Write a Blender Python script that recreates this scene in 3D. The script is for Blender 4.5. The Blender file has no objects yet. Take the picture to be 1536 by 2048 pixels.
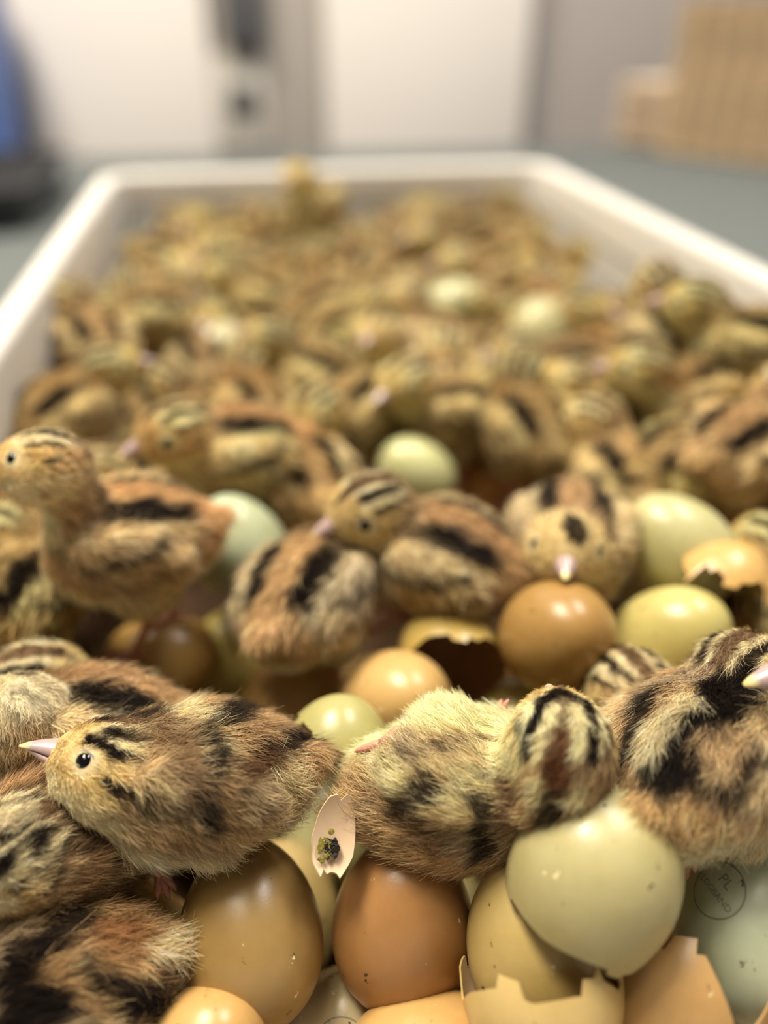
import bpy, bmesh, math
import numpy as np
from mathutils import Matrix, Vector, Euler

MM = 0.001
scene = bpy.context.scene
COL = scene.collection
rng = np.random.default_rng(7)

# ------------------------------------------------------------------ camera
F_PX, HORIZON, VANISH = 1600.0, 18.0, 456.0          # focal length in px of the 1536x2048 frame
CAM_H = 268.0                                         # camera height above the table, mm
pitch = math.atan((1024 - HORIZON) / F_PX)
yaw = math.atan((768 - VANISH) / (F_PX / math.cos(pitch)))
FH = np.array([math.sin(yaw), math.cos(yaw), 0.0])
RIGHT = np.array([math.cos(yaw), -math.sin(yaw), 0.0])
FWD = FH * math.cos(pitch) + np.array([0, 0, -math.sin(pitch)])
UP = np.cross(RIGHT, FWD)
CAM = np.array([0.0, 0.0, CAM_H])

cd = bpy.data.cameras.new('camera')
cam = bpy.data.objects.new('camera', cd)
COL.objects.link(cam)
m = Matrix.Identity(4)
for i in range(3):
    m[i][0], m[i][1], m[i][2], m[i][3] = RIGHT[i], UP[i], -FWD[i], CAM[i] * MM
cam.matrix_world = m
cd.sensor_fit = 'VERTICAL'
cd.sensor_height = 24.0
cd.sensor_width = 18.0
cd.lens = F_PX / 2048 * 24.0
cd.clip_start, cd.clip_end = 0.005, 50
cd.dof.use_dof = True
cd.dof.focus_distance = 0.193
cd.dof.aperture_fstop = 2.0
scene.camera = cam

# ------------------------------------------------------------------ world, lights, exposure
scene.view_settings.view_transform = 'Standard'
scene.view_settings.look = 'None'
scene.view_settings.gamma = 1.0
scene.view_settings.use_curve_mapping = False
scene.view_settings.exposure = -0.12
scene.cycles.adaptive_threshold = 0.035
scene.cycles.max_bounces = 6
scene.cycles.diffuse_bounces = 3
scene.cycles.glossy_bounces = 2
w = bpy.data.worlds.new('world')
scene.world = w
w.use_nodes = True
w.node_tree.nodes['Background'].inputs[0].default_value = (1.0, 0.93, 0.84, 1)
w.node_tree.nodes['Background'].inputs[1].default_value = 0.12


def area(name, loc, target, sx, sy, power, color):
    l = bpy.data.lights.new(name, 'AREA')
    l.shape = 'RECTANGLE'
    l.size, l.size_y, l.energy, l.color = sx, sy, power, color
    o = bpy.data.objects.new(name, l)
    COL.objects.link(o)
    o.location = loc
    d = Vector(target) - Vector(loc)
    o.rotation_euler = d.to_track_quat('-Z', 'Y').to_euler()
    return o


area('ceiling_or_added_light', (-0.62, 0.92, 2.15), (-0.62, 0.92, 0), 0.55, 1.1, 110, (1.0, 0.91, 0.75))
area('ceiling_or_added_light', (1.05, 0.95, 2.15), (1.05, 0.95, 0), 0.55, 1.1, 56, (1.0, 0.95, 0.88))

area('ceiling_or_added_light', (-0.30, 0.12, 2.15), (-0.30, 0.12, 0), 0.5, 0.5, 9, (1.0, 0.91, 0.75))  # extra light added overhead for highlights on the eggs, not a lamp of the room


# ------------------------------------------------------------------ helpers
def P(x, y, Z):
    """the point (mm) seen at frame position x, y at depth Z mm"""
    return CAM + (FWD + RIGHT * (x - 768) / F_PX - UP * (y - 1024) / F_PX) * Z


def on_plane(x, y, z):
    r = FWD + RIGHT * (x - 768) / F_PX - UP * (y - 1024) / F_PX
    return CAM + r * ((z - CAM_H) / r[2])


def lin(c):
    c = np.asarray(c, float) / 255.0
    return np.where(c <= 0.04045, c / 12.92, ((c + 0.055) / 1.055) ** 2.4)


def rgba(c):
    return (*[float(v) for v in lin(c)], 1.0)


def tag(o, label=None, cat=None, group=None, kind=None):
    if label: o['label'] = label
    if cat: o['category'] = cat
    if group: o['group'] = group
    if kind: o['kind'] = kind
    return o


def new_mat(name):
    mt = bpy.data.materials.new(name)
    mt.use_nodes = True
    nt = mt.node_tree
    return mt, nt, nt.nodes['Principled BSDF']


def plain(name, col, rough=0.5, metal=0.0, noise=0.0, nscale=20.0, bump=0.0, spec=0.5):
    mt, nt, b = new_mat(name)
    b.inputs['Roughness'].default_value = rough
    b.inputs['Metallic'].default_value = metal
    b.inputs['Specular IOR Level'].default_value = spec
    c = rgba(col)
    b.inputs['Base Color'].default_value = c
    if noise or bump:
        tc = nt.nodes.new('ShaderNodeTexCoord')
        nz = nt.nodes.new('ShaderNodeTexNoise')
        nz.inputs['Scale'].default_value = nscale
        nz.inputs['Detail'].default_value = 5
        nt.links.new(tc.outputs['Object'], nz.inputs['Vector'])
        mx = nt.nodes.new('ShaderNodeMix')
        mx.data_type = 'RGBA'
        mx.inputs[6].default_value = tuple(v * (1 - noise) for v in c[:3]) + (1,)
        mx.inputs[7].default_value = tuple(min(1, v * (1 + noise)) for v in c[:3]) + (1,)
        nt.links.new(nz.outputs['Fac'], mx.inputs[0])
        nt.links.new(mx.outputs[2], b.inputs['Base Color'])
        if bump:
            bp = nt.nodes.new('ShaderNodeBump')
            bp.inputs['Strength'].default_value = bump
            bp.inputs['Distance'].default_value = 0.001
            nt.links.new(nz.outputs['Fac'], bp.inputs['Height'])
            nt.links.new(bp.outputs['Normal'], b.inputs['Normal'])
    return mt


def attr_mat(name, rough, spec, tint=True, hair=False, coat=0.0):
    """surface coloured by its own 'col' attribute, times the object's colour"""
    mt, nt, b = new_mat(name)
    a = nt.nodes.new('ShaderNodeAttribute')
    a.attribute_name = 'col'
    b.inputs['Roughness'].default_value = rough
    b.inputs['Specular IOR Level'].default_value = spec
    b.inputs['Coat Weight'].default_value = coat
    out = a.outputs['Color']
    if tint:
        oi = nt.nodes.new('ShaderNodeObjectInfo')
        mx = nt.nodes.new('ShaderNodeMix')
        mx.data_type = 'RGBA'
        mx.blend_type = 'MULTIPLY'
        mx.inputs[0].default_value = 1.0
        nt.links.new(out, mx.inputs[6])
        nt.links.new(oi.outputs['Color'], mx.inputs[7])
        out = mx.outputs[2]
    nt.links.new(out, b.inputs['Base Color'])
    if hair:
        tr = nt.nodes.new('ShaderNodeBsdfTranslucent')
        nt.links.new(out, tr.inputs['Color'])
        ms = nt.nodes.new('ShaderNodeMixShader')
        ms.inputs[0].default_value = 0.30
        nt.links.new(b.outputs[0], ms.inputs[1])
        nt.links.new(tr.outputs[0], ms.inputs[2])
        nt.links.new(ms.outputs[0], nt.nodes['Material Output'].inputs['Surface'])
    return mt


def mesh_obj(name, verts, faces, mat, parent=None, smooth=True, cols=None, scale=MM):
    me = bpy.data.meshes.new(name)
    me.from_pydata([tuple(v) for v in (np.asarray(verts, float) * scale)], [], [tuple(int(i) for i in f) for f in faces])
    if smooth:
        me.polygons.foreach_set('use_smooth', [True] * len(me.polygons))
    if cols is not None:
        at = me.attributes.new('col', 'FLOAT_COLOR', 'POINT')
        c4 = np.ones((len(verts), 4), np.float32)
        c4[:, :3] = cols
        at.data.foreach_set('color', c4.ravel())
    me.materials.append(mat)
    me.update()
    o = bpy.data.objects.new(name, me)
    COL.objects.link(o)
    if parent is not None:
        o.parent = parent
    return o


def box_vf(lo, hi):
    x0, y0, z0 = lo
    x1, y1, z1 = hi
    v = [(x0, y0, z0), (x1, y0, z0), (x1, y1, z0), (x0, y1, z0), (x0, y0, z1), (x1, y0, z1), (x1, y1, z1), (x0, y1, z1)]
    f = [(0, 3, 2, 1), (4, 5, 6, 7), (0, 1, 5, 4), (1, 2, 6, 5), (2, 3, 7, 6), (3, 0, 4, 7)]
    return v, f


def box(name, lo, hi, mat, parent=None, bevel=0.0, seg=2):
    v, f = box_vf(lo, hi)
    o = mesh_obj(name, v, f, mat, parent, smooth=False)
    if bevel:
        bm = bmesh.new()
        bm.from_mesh(o.data)
        bmesh.ops.bevel(bm, geom=bm.edges[:], offset=bevel * MM, segments=seg, affect='EDGES', profile=0.5)
        bm.to_mesh(o.data)
        bm.free()
        o.data.polygons.foreach_set('use_smooth', [True] * len(o.data.polygons))
        o.data.set_sharp_from_angle(angle=0.6)
    return o


def frame(fw, up):
    """rotation whose x axis is fw and z axis is near up"""
    x = np.asarray(fw, float); x = x / np.linalg.norm(x)
    z = np.asarray(up, float); z = z - x * (z @ x); z = z / np.linalg.norm(z)
    return np.stack([x, np.cross(z, x), z], 1)


def eul(rx, ry, rz):
    """degrees: roll about x, pitch (nose up positive) about -y, yaw about z"""
    return np.array(Euler((math.radians(rx), math.radians(-ry), math.radians(rz)), 'XYZ').to_matrix())


def mat4(R, loc):
    M = Matrix.Identity(4)
    for i in range(3):
        for j in range(3):
            M[i][j] = float(R[i][j])
        M[i][3] = float(loc[i]) * MM
    return M


# lattice noise ------------------------------------------------------
_lat = np.random.default_rng(3).random((32, 32, 32))


def vnoise(p, scale, off=0.0):
    q = np.asarray(p, float) / scale + off + 500.0
    i = np.floor(q).astype(int)
    f = q - i
    f = f * f * (3 - 2 * f)
    r = 0
    for a in (0, 1):
        for b in (0, 1):
            for c in (0, 1):
                wgt = (f[:, 0] if a else 1 - f[:, 0]) * (f[:, 1] if b else 1 - f[:, 1]) * (f[:, 2] if c else 1 - f[:, 2])
                r = r + wgt * _lat[(i[:, 0] + a) % 32, (i[:, 1] + b) % 32, (i[:, 2] + c) % 32]
    return r * 2 - 1


def sstep(a, b, x):
    t = np.clip((x - a) / (b - a), 0, 1)
    return t * t * (3 - 2 * t)


def band(x, a, b, s):
    return sstep(a - s, a + s, x) * (1 - sstep(b - s, b + s, x))


def mixc(c, col, wgt):
    return c * (1 - wgt[:, None]) + np.asarray(col)[None, :] * wgt[:, None]


# ------------------------------------------------------------------ materials
M_DOWN = attr_mat('down_hair', 0.65, 0.18, hair=True)
M_SKIN = attr_mat('down_skin', 0.95, 0.05)
M_BEAK = attr_mat('beak_horn', 0.28, 0.5, tint=False, coat=0.2)
M_LEG = plain('leg_skin', (205, 140, 118), 0.45, noise=0.18, nscale=900, bump=0.4)
M_EYE = plain('eye_gloss', (12, 10, 14), 0.06)
M_LID = plain('eyelid_skin', (140, 128, 120), 0.5)


# ------------------------------------------------------------------ the chicks
def ell(p, c, R, r):
    q = (p - c) @ R
    k0 = np.sqrt(((q / r) ** 2).sum(1)) + 1e-9
    k1 = np.sqrt(((q / r ** 2) ** 2).sum(1)) + 1e-9
    return k0 * (k0 - 1) / k1


def cap(p, a, b, ra, rb):
    ab = b - a
    t = np.clip(((p - a) @ ab) / (ab @ ab), 0, 1)
    return np.linalg.norm(p - a - t[:, None] * ab, axis=1) - (ra + (rb - ra) * t)


I3 = np.eye(3)


class Chick:
    def __init__(s, head=(27, 0, 17), hrot=(0, 0, 0), wing=(0, 0), wing_rot=((0, 0, 0), (0, 0, 0)), thigh=1.0,
                 seed=0, fat=1.0, paint=(), pal=None, stripe=1.0, wingout=(0, 0), headscale=1.0, extra=(), markings=True, headmark=1.0, neckr=(12.5, 10.0)):
        s.hc = np.array(head, float)
        s.Rh = hrot if isinstance(hrot, np.ndarray) else eul(*hrot)
        s.seed = seed
        s.hs = headscale
        s.markings = markings
        s.headmark = headmark
        s.off = seed * 3.71
        s.paint = paint
        s.stripe = stripe
        s.pal = dict(cream=(238, 216, 168), tan=(208, 170, 116), rust=(188, 142, 90), black=(30, 21, 16), brown=(138, 102, 66),
                     grey=(184, 164, 138), belly=(240, 224, 184), buff=(224, 186, 112), orange=(212, 168, 114))
        if pal: s.pal.update(pal)
        s.pal = {k: lin(v) for k, v in s.pal.items()}
        for k in s.pal:                                   # down scatters light strand to strand, which deepens its colour
            if k != 'black':
                g = s.pal[k].mean()
                s.pal[k] = np.clip((s.pal[k] * 0.78 + g * 0.22) * 1.16 * np.array((0.98, 1.0, 0.93)), 0, 0.95)
        hs = headscale
        A = np.array
        H = lambda v: s.hc + s.Rh @ (A(v, float) * hs)
        pr = []
        f = fat
        pr.append(('torso', 'e', A((0., 0, 0)), I3, A((23., 18.5 * f, 18 * f))))
        pr.append(('torso', 'e', A((11., 0, -4)), I3, A((15., 16 * f, 15 * f))))
        pr.append(('torso', 'e', A((-14.5, 0, -1)), I3, A((12.5, 13.5 * f, 12 * f))))
        pr.append(('torso', 'e', A((-24., 0, 3)), eul(0, -20, 0), A((7., 5, 3.5))))
        pr.append(('neck', 'c', A((13., 0, 4)), H((-4, 0, -3)), *neckr))
        pr.append(('head', 'e', H((0, 0, 0)), s.Rh, A((13.5, 11.3, 11.3)) * hs))
        pr.append(('head', 'e', H((7, 0, -1.8)), s.Rh, A((7.2, 7, 6.3)) * hs))
        pr.append(('head', 'e', H((-1, 0, -4)), s.Rh, A((10, 11.3, 8)) * hs))
        for i, sg in enumerate((1, -1)):
            Rw = eul(-sg * 12, 14, 0) @ eul(*wing_rot[i]) if True else I3
            pr.append(('wing%d' % i, 'e', A((-2., sg * (16.0 * f + wingout[i]), 2 - wing[i])), Rw, A((17., 4.8, 10.5))))
        if thigh:
            for sg in (1, -1):
                pr.append(('thigh', 'e', A((-3., sg * 9.5, -12)), eul(0, 20, 0), A((9., 7.5, 10)) * thigh))
        for e in extra:
            pr.append((e[0], 'e', A(e[1], float), I3, A(e[2], float)))
        s.prims = pr
        s.K = 4.5
        s.faceH = H

    def dists(s, p):
        out = []
        for q in s.prims:
            out.append(ell(p, *q[2:]) if q[1] == 'e' else cap(p, *q[2:]))
        return np.array(out)

    def sdf(s, p):
        D = s.dists(p)
        return -s.K * 0.42 * np.log(np.exp(-D / (s.K * 0.42)).sum(0))

    def grad(s, p, e=0.25):
        g = np.stack([s.sdf(p + np.eye(3)[i] * e) - s.sdf(p - np.eye(3)[i] * e) for i in range(3)], 1)
        return g / (np.linalg.norm(g, axis=1, keepdims=True) + 1e-9)

    def mesh(s, h):
        lo = np.array([1e9] * 3); hi = -lo
        for q in s.prims:
            if q[1] == 'e':
                ext = np.sqrt(((q[3] * q[4]) ** 2).sum(1))
                lo = np.minimum(lo, q[2] - ext); hi = np.maximum(hi, q[2] + ext)
            else:
                for c, r in ((q[2], q[4]), (q[3], q[5])):
                    lo = np.minimum(lo, c - r); hi = np.maximum(hi, c + r)
        lo -= 3 * h; hi += 3 * h
        n = np.ceil((hi - lo) / h).astype(int) + 1
        g = np.stack(np.meshgrid(*[lo[i] + h * np.arange(n[i]) for i in range(3)], indexing='ij'), -1)
        V = s.sdf(g.reshape(-1, 3)).reshape(n)
        ins = V < 0
        # surface nets
        acc = np.zeros((*(n - 1), 3)); cnt = np.zeros(n - 1)
        edges = []
        for ax in range(3):
            a = [slice(None)] * 3; b = [slice(None)] * 3
            a[ax] = slice(0, -1); b[ax] = slice(1, None)
            cr = ins[tuple(a)] != ins[tuple(b)]
            ix = np.argwhere(cr)
            va = V[tuple(a)][cr]; vb = V[tuple(b)][cr]
            t = va / (va - vb)
            pt = ix.astype(float); pt[:, ax] += t
            sgn = ins[tuple(a)][cr]
            edges.append((ax, ix, sgn))
            o1, o2 = [k for k in range(3) if k != ax]
            for d1 in (0, -1):
                for d2 in (0, -1):
                    c = ix.copy(); c[:, o1] += d1; c[:, o2] += d2
                    np.add.at(acc, tuple(c.T), pt); np.add.at(cnt, tuple(c.T), 1)
        idx = -np.ones(n - 1, int)
        act = np.argwhere(cnt > 0)
        idx[tuple(act.T)] = np.arange(len(act))
        vert = lo + h * acc[tuple(act.T)] / cnt[tuple(act.T)][:, None]
        quads = []
        for ax, ix, sgn in edges:
            o1, o2 = [(1, 2), (2, 0), (0, 1)][ax]
            cs = []
            for d1, d2 in ((0, 0), (-1, 0), (-1, -1), (0, -1)):
                c = ix.copy(); c[:, o1] += d1; c[:, o2] += d2
                cs.append(idx[tuple(c.T)])
            q = np.stack(cs, 1)
            q[~sgn] = q[~sgn][:, ::-1]
            quads.append(q)
        quads = np.concatenate(quads)
        for _ in range(3):
            vert = vert - 0.8 * s.sdf(vert)[:, None] * s.grad(vert)
        return vert, quads

    # ---- colour of the down at body points p
    def color(s, p):
        pal = s.pal
        D = s.dists(p)
        names = [q[0] for q in s.prims]
        W = np.exp(-(D - D.min(0)) / 1.4)

        def wsum(*pre):
            return sum(W[i] for i, nme in enumerate(names) if nme.startswith(pre))
        tot = W.sum(0)
        n1 = vnoise(p, 4.0, s.off); n2 = vnoise(p, 2.0, s.off + 9); n3 = vnoise(p, 9.0, s.off + 5); n4 = vnoise(p, 1.1, s.off + 2)
        # head
        q = (p - s.hc) @ s.Rh / s.hs
        u = q[:, 0] / 13.5
        a = np.degrees(np.arctan2(np.abs(q[:, 1]), q[:, 2] + 0.5)) + 4 * n2 + 2 * n4
        c = np.repeat(pal['buff'][None], len(p), 0)
        c = mixc(c, pal['tan'], sstep(-0.1, -0.7, u) * 0.8)
        c = mixc(c, pal['cream'], sstep(95, 130, a) * 0.85)
        c = mixc(c, pal['brown'], 0.45 * sstep(0.1, 0.6, n1) * sstep(0.2, -0.4, u))
        back = sstep(0.6, 0.3, u + 0.1 * n2)
        c = mixc(c, pal['cream'], (1 - sstep(52, 58, a)) * back * s.headmark)
        c = mixc(c, pal['brown'] * 0.75, (1 - sstep(11, 17, a)) * sstep(0.8, 0.55, u) * s.headmark)
        c = mixc(c, pal['black'], band(a, 24, 40, 3) * sstep(0.5, 0.3, u + 0.1 * n1) * sstep(-1.0, -0.75, u) * s.headmark)
        c = mixc(c, pal['black'], band(a, 55, 65, 3) * band(u, -0.75, 0.2, 0.1) * s.headmark)
        c = mixc(c, pal['black'], (1 - sstep(3, 8, a)) * band(u, 0.35, 0.9, 0.1) * 0.8)
        # ear streak
        ear = np.sqrt(((q[:, 0] + 4.5) / 3.6) ** 2 + ((q[:, 2] + 2.0 + 0.3 * q[:, 0]) / 1.2) ** 2) + 0.35 * n2
        c = mixc(c, pal['black'], (1 - sstep(0.7, 1.1, ear)) * 0.95)
        c = mixc(c, pal['brown'], sstep(-0.72, -1.0, u) * (a < 75) * 0.85)
        for sg in (1, -1):
            de = np.linalg.norm(q - np.array((5.6, sg * 9.0, 1.6)), axis=1)
            c = mixc(c, pal['cream'] * 1.05, (1 - sstep(3.0, 4.6, de)) * 0.8)
        chead = c
        # torso
        x = p[:, 0]
        a = np.degrees(np.arctan2(np.abs(p[:, 1]), p[:, 2] + 3.0)) + 5 * n1 + 3 * n2
        a = a / s.stripe
        c = np.repeat(pal['tan'][None], len(p), 0)
        c = mixc(c, pal['grey'], sstep(0.0, 0.5, n3) * 0.7)
        c = mixc(c, pal['brown'], sstep(0.15, 0.55, n1) * 0.55)
        c = mixc(c, pal['rust'], (1 - sstep(13, 18, a)) * (0.75 if s.markings else 0.0))
        fade = sstep(-22, -16, x + 2 * n2) * sstep(26, 18, x) * (1.0 if s.markings else 0.0)
        c = mixc(c, pal['black'], band(a, 15, 36, 3) * fade)
        c = mixc(c, pal['cream'], band(a, 38, 52, 4) * fade * 0.75)
        c = mixc(c, pal['black'], band(a, 56, 64, 4) * fade * sstep(-0.3, 0.2, n3 + 0.3))
        c = mixc(c, pal['orange'], sstep(-18, -25, x) * 0.8)
        c = mixc(c, pal['belly'], sstep(100, 125, a))
        ctor = c
        # neck
        ax = s.hc - np.array((13, 0, 4.0)); ax = ax / np.linalg.norm(ax)
        dors = np.array((-ax[2], 0, ax[0])); dors = dors / (np.linalg.norm(dors) + 1e-9)
        lat = np.cross(ax, dors)
        pq = p - np.array((13, 0, 4.0))
        a = np.degrees(np.arctan2(np.abs(pq @ lat), pq @ dors)) + 6 * n1
        c = np.repeat(pal['tan'][None] * 0.9, len(p), 0)
        c = mixc(c, pal['brown'], sstep(0.0, 0.5, n1) * 0.6)
        c = mixc(c, pal['brown'] * 0.6, (1 - sstep(16, 40, a)) * 0.8)
        c = mixc(c, pal['belly'], sstep(90, 125, a))
        cneck = c
        # wings
        cw = []
        for i in (0, 1):
            k = names.index('wing%d' % i)
            q = (p - s.prims[k][2]) @ s.prims[k][3]
            c = np.repeat((pal['tan'] * 0.6 + pal['cream'] * 0.4)[None], len(p), 0)
            t = q[:, 2] * 0.8 + q[:, 0] * 0.45 + 1.6 * n1
            c = mixc(c, pal['grey'], sstep(0.0, 0.6, n3) * 0.6)
            c = mixc(c, pal['black'], band(t, 3.0, 6.0, 0.7) * 0.8)
            c = mixc(c, pal['brown'] * 0.6, band(t, -5.5, -3.0, 0.8) * 0.8)
            cw.append(c)
        cth = np.repeat((pal['belly'] * 0.6 + pal['tan'] * 0.4)[None], len(p), 0)
        wh, wn = wsum('head'), wsum('neck')
        wt, wth = wsum('torso'), wsum('thigh')
        col = (chead * wh[:, None] + cneck * wn[:, None] + ctor * wt[:, None] + cth * wth[:, None]
               + cw[0] * wsum('wing0')[:, None] + cw[1] * wsum('wing1')[:, None]) / tot[:, None]
        # markings of this one chick: strokes over body points
        for st in s.paint:
            pts, rad, colr = np.array(st[0], float), st[1], st[2]
            op = st[3] if len(st) > 3 else 1.0
            d = np.full(len(p), 1e9)
            if len(pts) == 1:
                d = np.linalg.norm(p - pts[0], axis=1)
            for i in range(len(pts) - 1):
                d = np.minimum(d, cap(p, pts[i], pts[i + 1], 0, 0))
            d = d + 0.30 * rad * n2 + 0.25 * rad * n1
            k = pal[colr] if isinstance(colr, str) else lin(colr)
            col = mixc(col, k, (1 - sstep(rad * 0.75, rad * 1.2, d)) * op)
        return np.clip(col * (1 + 0.14 * n4 + 0.10 * n2)[:, None], 0.004, 1)

    def flow(s, p):
        D = s.dists(p)
        names = [q[0] for q in s.prims]
        W = np.exp(-(D - D.min(0)) / 2.0)
        ax = np.array((13, 0, 4.0)) - s.hc; ax = ax / np.linalg.norm(ax)
        f = np.zeros_like(p)
        L = np.zeros(len(p))
        for i, nme in enumerate(names):
            if nme == 'head':
                v, l = -s.Rh[:, 0] - 0.15 * s.Rh[:, 2], 2.6
            elif nme == 'neck':
                v, l = ax * 0.8 + np.array((-0.5, 0, -0.3)), 4.0
            elif nme.startswith('wing'):
                v, l = s.prims[i][3] @ np.array((-1, 0, -0.35)), 4.6
            elif nme == 'thigh':
                v, l = np.array((-0.4, 0, -1.0)), 3.6
            else:
                v, l = np.array((-1, 0, -0.35)), 5.6
            f += W[i][:, None] * v; L += W[i] * l
        L /= W.sum(0)
        q = (p - s.hc) @ s.Rh / s.hs
        face = sstep(-2, 9, q[:, 0]) * (np.linalg.norm(q, axis=1) < 18)
        L = L * (1 - 0.45 * face)
        return f, L

    def hairs(s, v, quads, per_mm2, rad, lift=0.5, lscale=1.0, npts=4):
        r = np.random.default_rng(100 + s.seed)
        tri = np.concatenate([quads[:, [0, 1, 2]], quads[:, [0, 2, 3]]])
        A, B, C = v[tri[:, 0]], v[tri[:, 1]], v[tri[:, 2]]
        ar = 0.5 * np.linalg.norm(np.cross(B - A, C - A), axis=1)
        N = int(ar.sum() * per_mm2)
        t = r.choice(len(tri), N, p=ar / ar.sum())
        a, b = r.random(N), r.random(N)
        fl = a + b > 1
        a[fl], b[fl] = 1 - a[fl], 1 - b[fl]
        p = A[t] + a[:, None] * (B - A)[t] + b[:, None] * (C - A)[t]
        # bare round the eyes and the beak
        q = (p - s.hc) @ s.Rh / s.hs
        keep = np.ones(N, bool)
        for sg in (1, -1):
            keep &= np.linalg.norm(q - np.array((5.6, sg * 9.0, 1.6)), axis=1) > 2.7
        keep &= ~((q[:, 0] > 12.6) & (np.abs(q[:, 1]) < 3))
        p = p[keep]; N = len(p)
        nrm = s.grad(p)
        f, L = s.flow(p)
        # tufts: hairs near each other lean the same way
        cl = np.stack([vnoise(p, 3.2, s.off + k) for k in (11, 23, 37)], 1)
        cl2 = np.stack([vnoise(p, 1.5, s.off + k) for k in (12, 25, 39)], 1)
        f = f / (np.linalg.norm(f, axis=1, keepdims=True) + 1e-9)
        d = f + 0.55 * cl + 0.45 * cl2 + 0.16 * r.normal(size=(N, 3))
        d = d - nrm * (d * nrm).sum(1, keepdims=True)
        d = d / (np.linalg.norm(d, axis=1, keepdims=True) + 1e-9)
        lf = lift * (0.65 + 0.7 * r.random(N)) * (1 + 0.7 * vnoise(p, 2.6, s.off + 71))
        L = L * lscale * (0.55 + 0.75 * r.random(N))
        cols = s.color(p)
        cols = cols * np.exp(0.36 * r.normal(size=N) - 0.02)[:, None]
        tt = np.linspace(0, 1, npts)
        pos = np.zeros((N, npts, 3), np.float32)
        wob = 0.12 * r.normal(size=(N, 3))
        for k, t_ in enumerate(tt):
            up_ = lf * (t_ - 0.45 * t_ * t_)
            pos[:, k] = p - nrm * 0.3 + L[:, None] * (d * (t_ * 0.95) + nrm * up_[:, None] * (1 + 0.8 * (L < 2))[:, None] + wob * t_ * t_)
        rr = np.tile((rad * (1 - 0.75 * tt)).astype(np.float32), (N, 1))
        return pos, rr, np.clip(cols, 0.003, 1)


def hair_obj(name, pos, rr, cols, parent, mat):
    N, k, _ = pos.shape
    hc = bpy.data.hair_curves.new(name)
    hc.add_curves([k] * N)
    hc.attributes['position'].data.foreach_set('vector', (pos * MM).ravel().astype(np.float32))
    ra = hc.attributes.get('radius') or hc.attributes.new('radius', 'FLOAT', 'POINT')
    ra.data.foreach_set('value', (rr * MM).ravel().astype(np.float32))
    ca = hc.attributes.new('col', 'FLOAT_COLOR', 'CURVE')
    c4 = np.ones((N, 4), np.float32); c4[:, :3] = cols
    ca.data.foreach_set('color', c4.ravel())
    hc.materials.append(mat)
    o = bpy.data.objects.new(name, hc)
    COL.objects.link(o)
    o.parent = parent
    o['kind'] = 'stuff'
    return o


def uv_sphere(r, nu=16, nv=10):
    v = [(0, 0, r)]
    for j in range(1, nv):
        th = math.pi * j / nv
        for i in range(nu):
            ph = 2 * math.pi * i / nu
            v.append((r * math.sin(th) * math.cos(ph), r * math.sin(th) * math.sin(ph), r * math.cos(th)))
    v.append((0, 0, -r))
    f = []
    for i in range(nu):
        f.append((0, 1 + i, 1 + (i + 1) % nu))
        f.append((len(v) - 1, 1 + (nv - 2) * nu + (i + 1) % nu, 1 + (nv - 2) * nu + i))
    for j in range(nv - 2):
        for i in range(nu):
            a, b = 1 + j * nu + i, 1 + j * nu + (i + 1) % nu
            f.append((a, a + nu, b + nu, b))
    return np.array(v), f


def tube(path, radii, n=8):
    path = np.array(path, float)
    v, f = [], []
    for i, p in enumerate(path):
        t = path[min(i + 1, len(path) - 1)] - path[max(i - 1, 0)]
        t = t / (np.linalg.norm(t) + 1e-9)
        ref = np.array((0.13, 0.93, 0.21)) if abs(t[1]) < 0.8 else np.array((1, 0, 0.1))
        a = np.cross(t, ref); a /= np.linalg.norm(a); b = np.cross(t, a)
        for k in range(n):
            ph = 2 * math.pi * k / n
            v.append(p + radii[i] * (a * math.cos(ph) + b * math.sin(ph)))
    for i in range(len(path) - 1):
        for k in range(n):
            f.append((i * n + k, i * n + (k + 1) % n, (i + 1) * n + (k + 1) % n, (i + 1) * n + k))
    f.append(tuple(range(n))[::-1])
    f.append(tuple((len(path) - 1) * n + k for k in range(n)))
    return v, f


def merge(parts):
    V, Fc = [], []
    for v, f in parts:
        o = len(V)
        V += [tuple(x) for x in v]
        Fc += [tuple(i + o for i in q) for q in f]
    return V, Fc


def beak_meshes(low):
    """upper and lower beak along +x from the base at x = 0, mm; colours run from pink base to cream egg tooth"""
    res = []
    for upper in (True, False):
        L = 8.6 if upper else 7.0
        ns, n = (9, 12) if not low else (5, 8)
        v, f, c = [], [], []
        for i in range(ns):
            t = i / (ns - 1)
            wd = 3.7 * (1 - t) ** 0.75 + 0.45
            hh = (3.7 if upper else 2.2) * (1 - t) ** 0.8 + 0.35
            x = -1.5 + (L + 1.5) * t
            zc = (0.45 if upper else -0.35) - (1.3 * t ** 2.2 if upper else -0.15 * t) - (0 if upper else 0.4)
            for k in range(n):
                ph = 2 * math.pi * k / n
                sn, cs = math.sin(ph), math.cos(ph)
                z = zc + (hh * sn if (sn > 0) == upper else 0.28 * hh * sn)
                v.append((x, wd * cs, z))
                base = np.array((196, 150, 140.)) if not upper else np.array((188, 156, 150.))
                col = base * (1 - t) + np.array((170, 150, 150.)) * t
                if t > 0.86: col = np.array((236, 214, 150.))
                c.append(lin(col))
        for i in range(ns - 1):
            for k in range(n):
                f.append((i * n + k, (i + 1) * n + k, (i + 1) * n + (k + 1) % n, i * n + (k + 1) % n))
        f.append(tuple(range(n)))
        f.append(tuple((ns - 1) * n + k for k in range(n))[::-1])
        res.append((np.array(v), f, np.array(c)))
    return res


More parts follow.
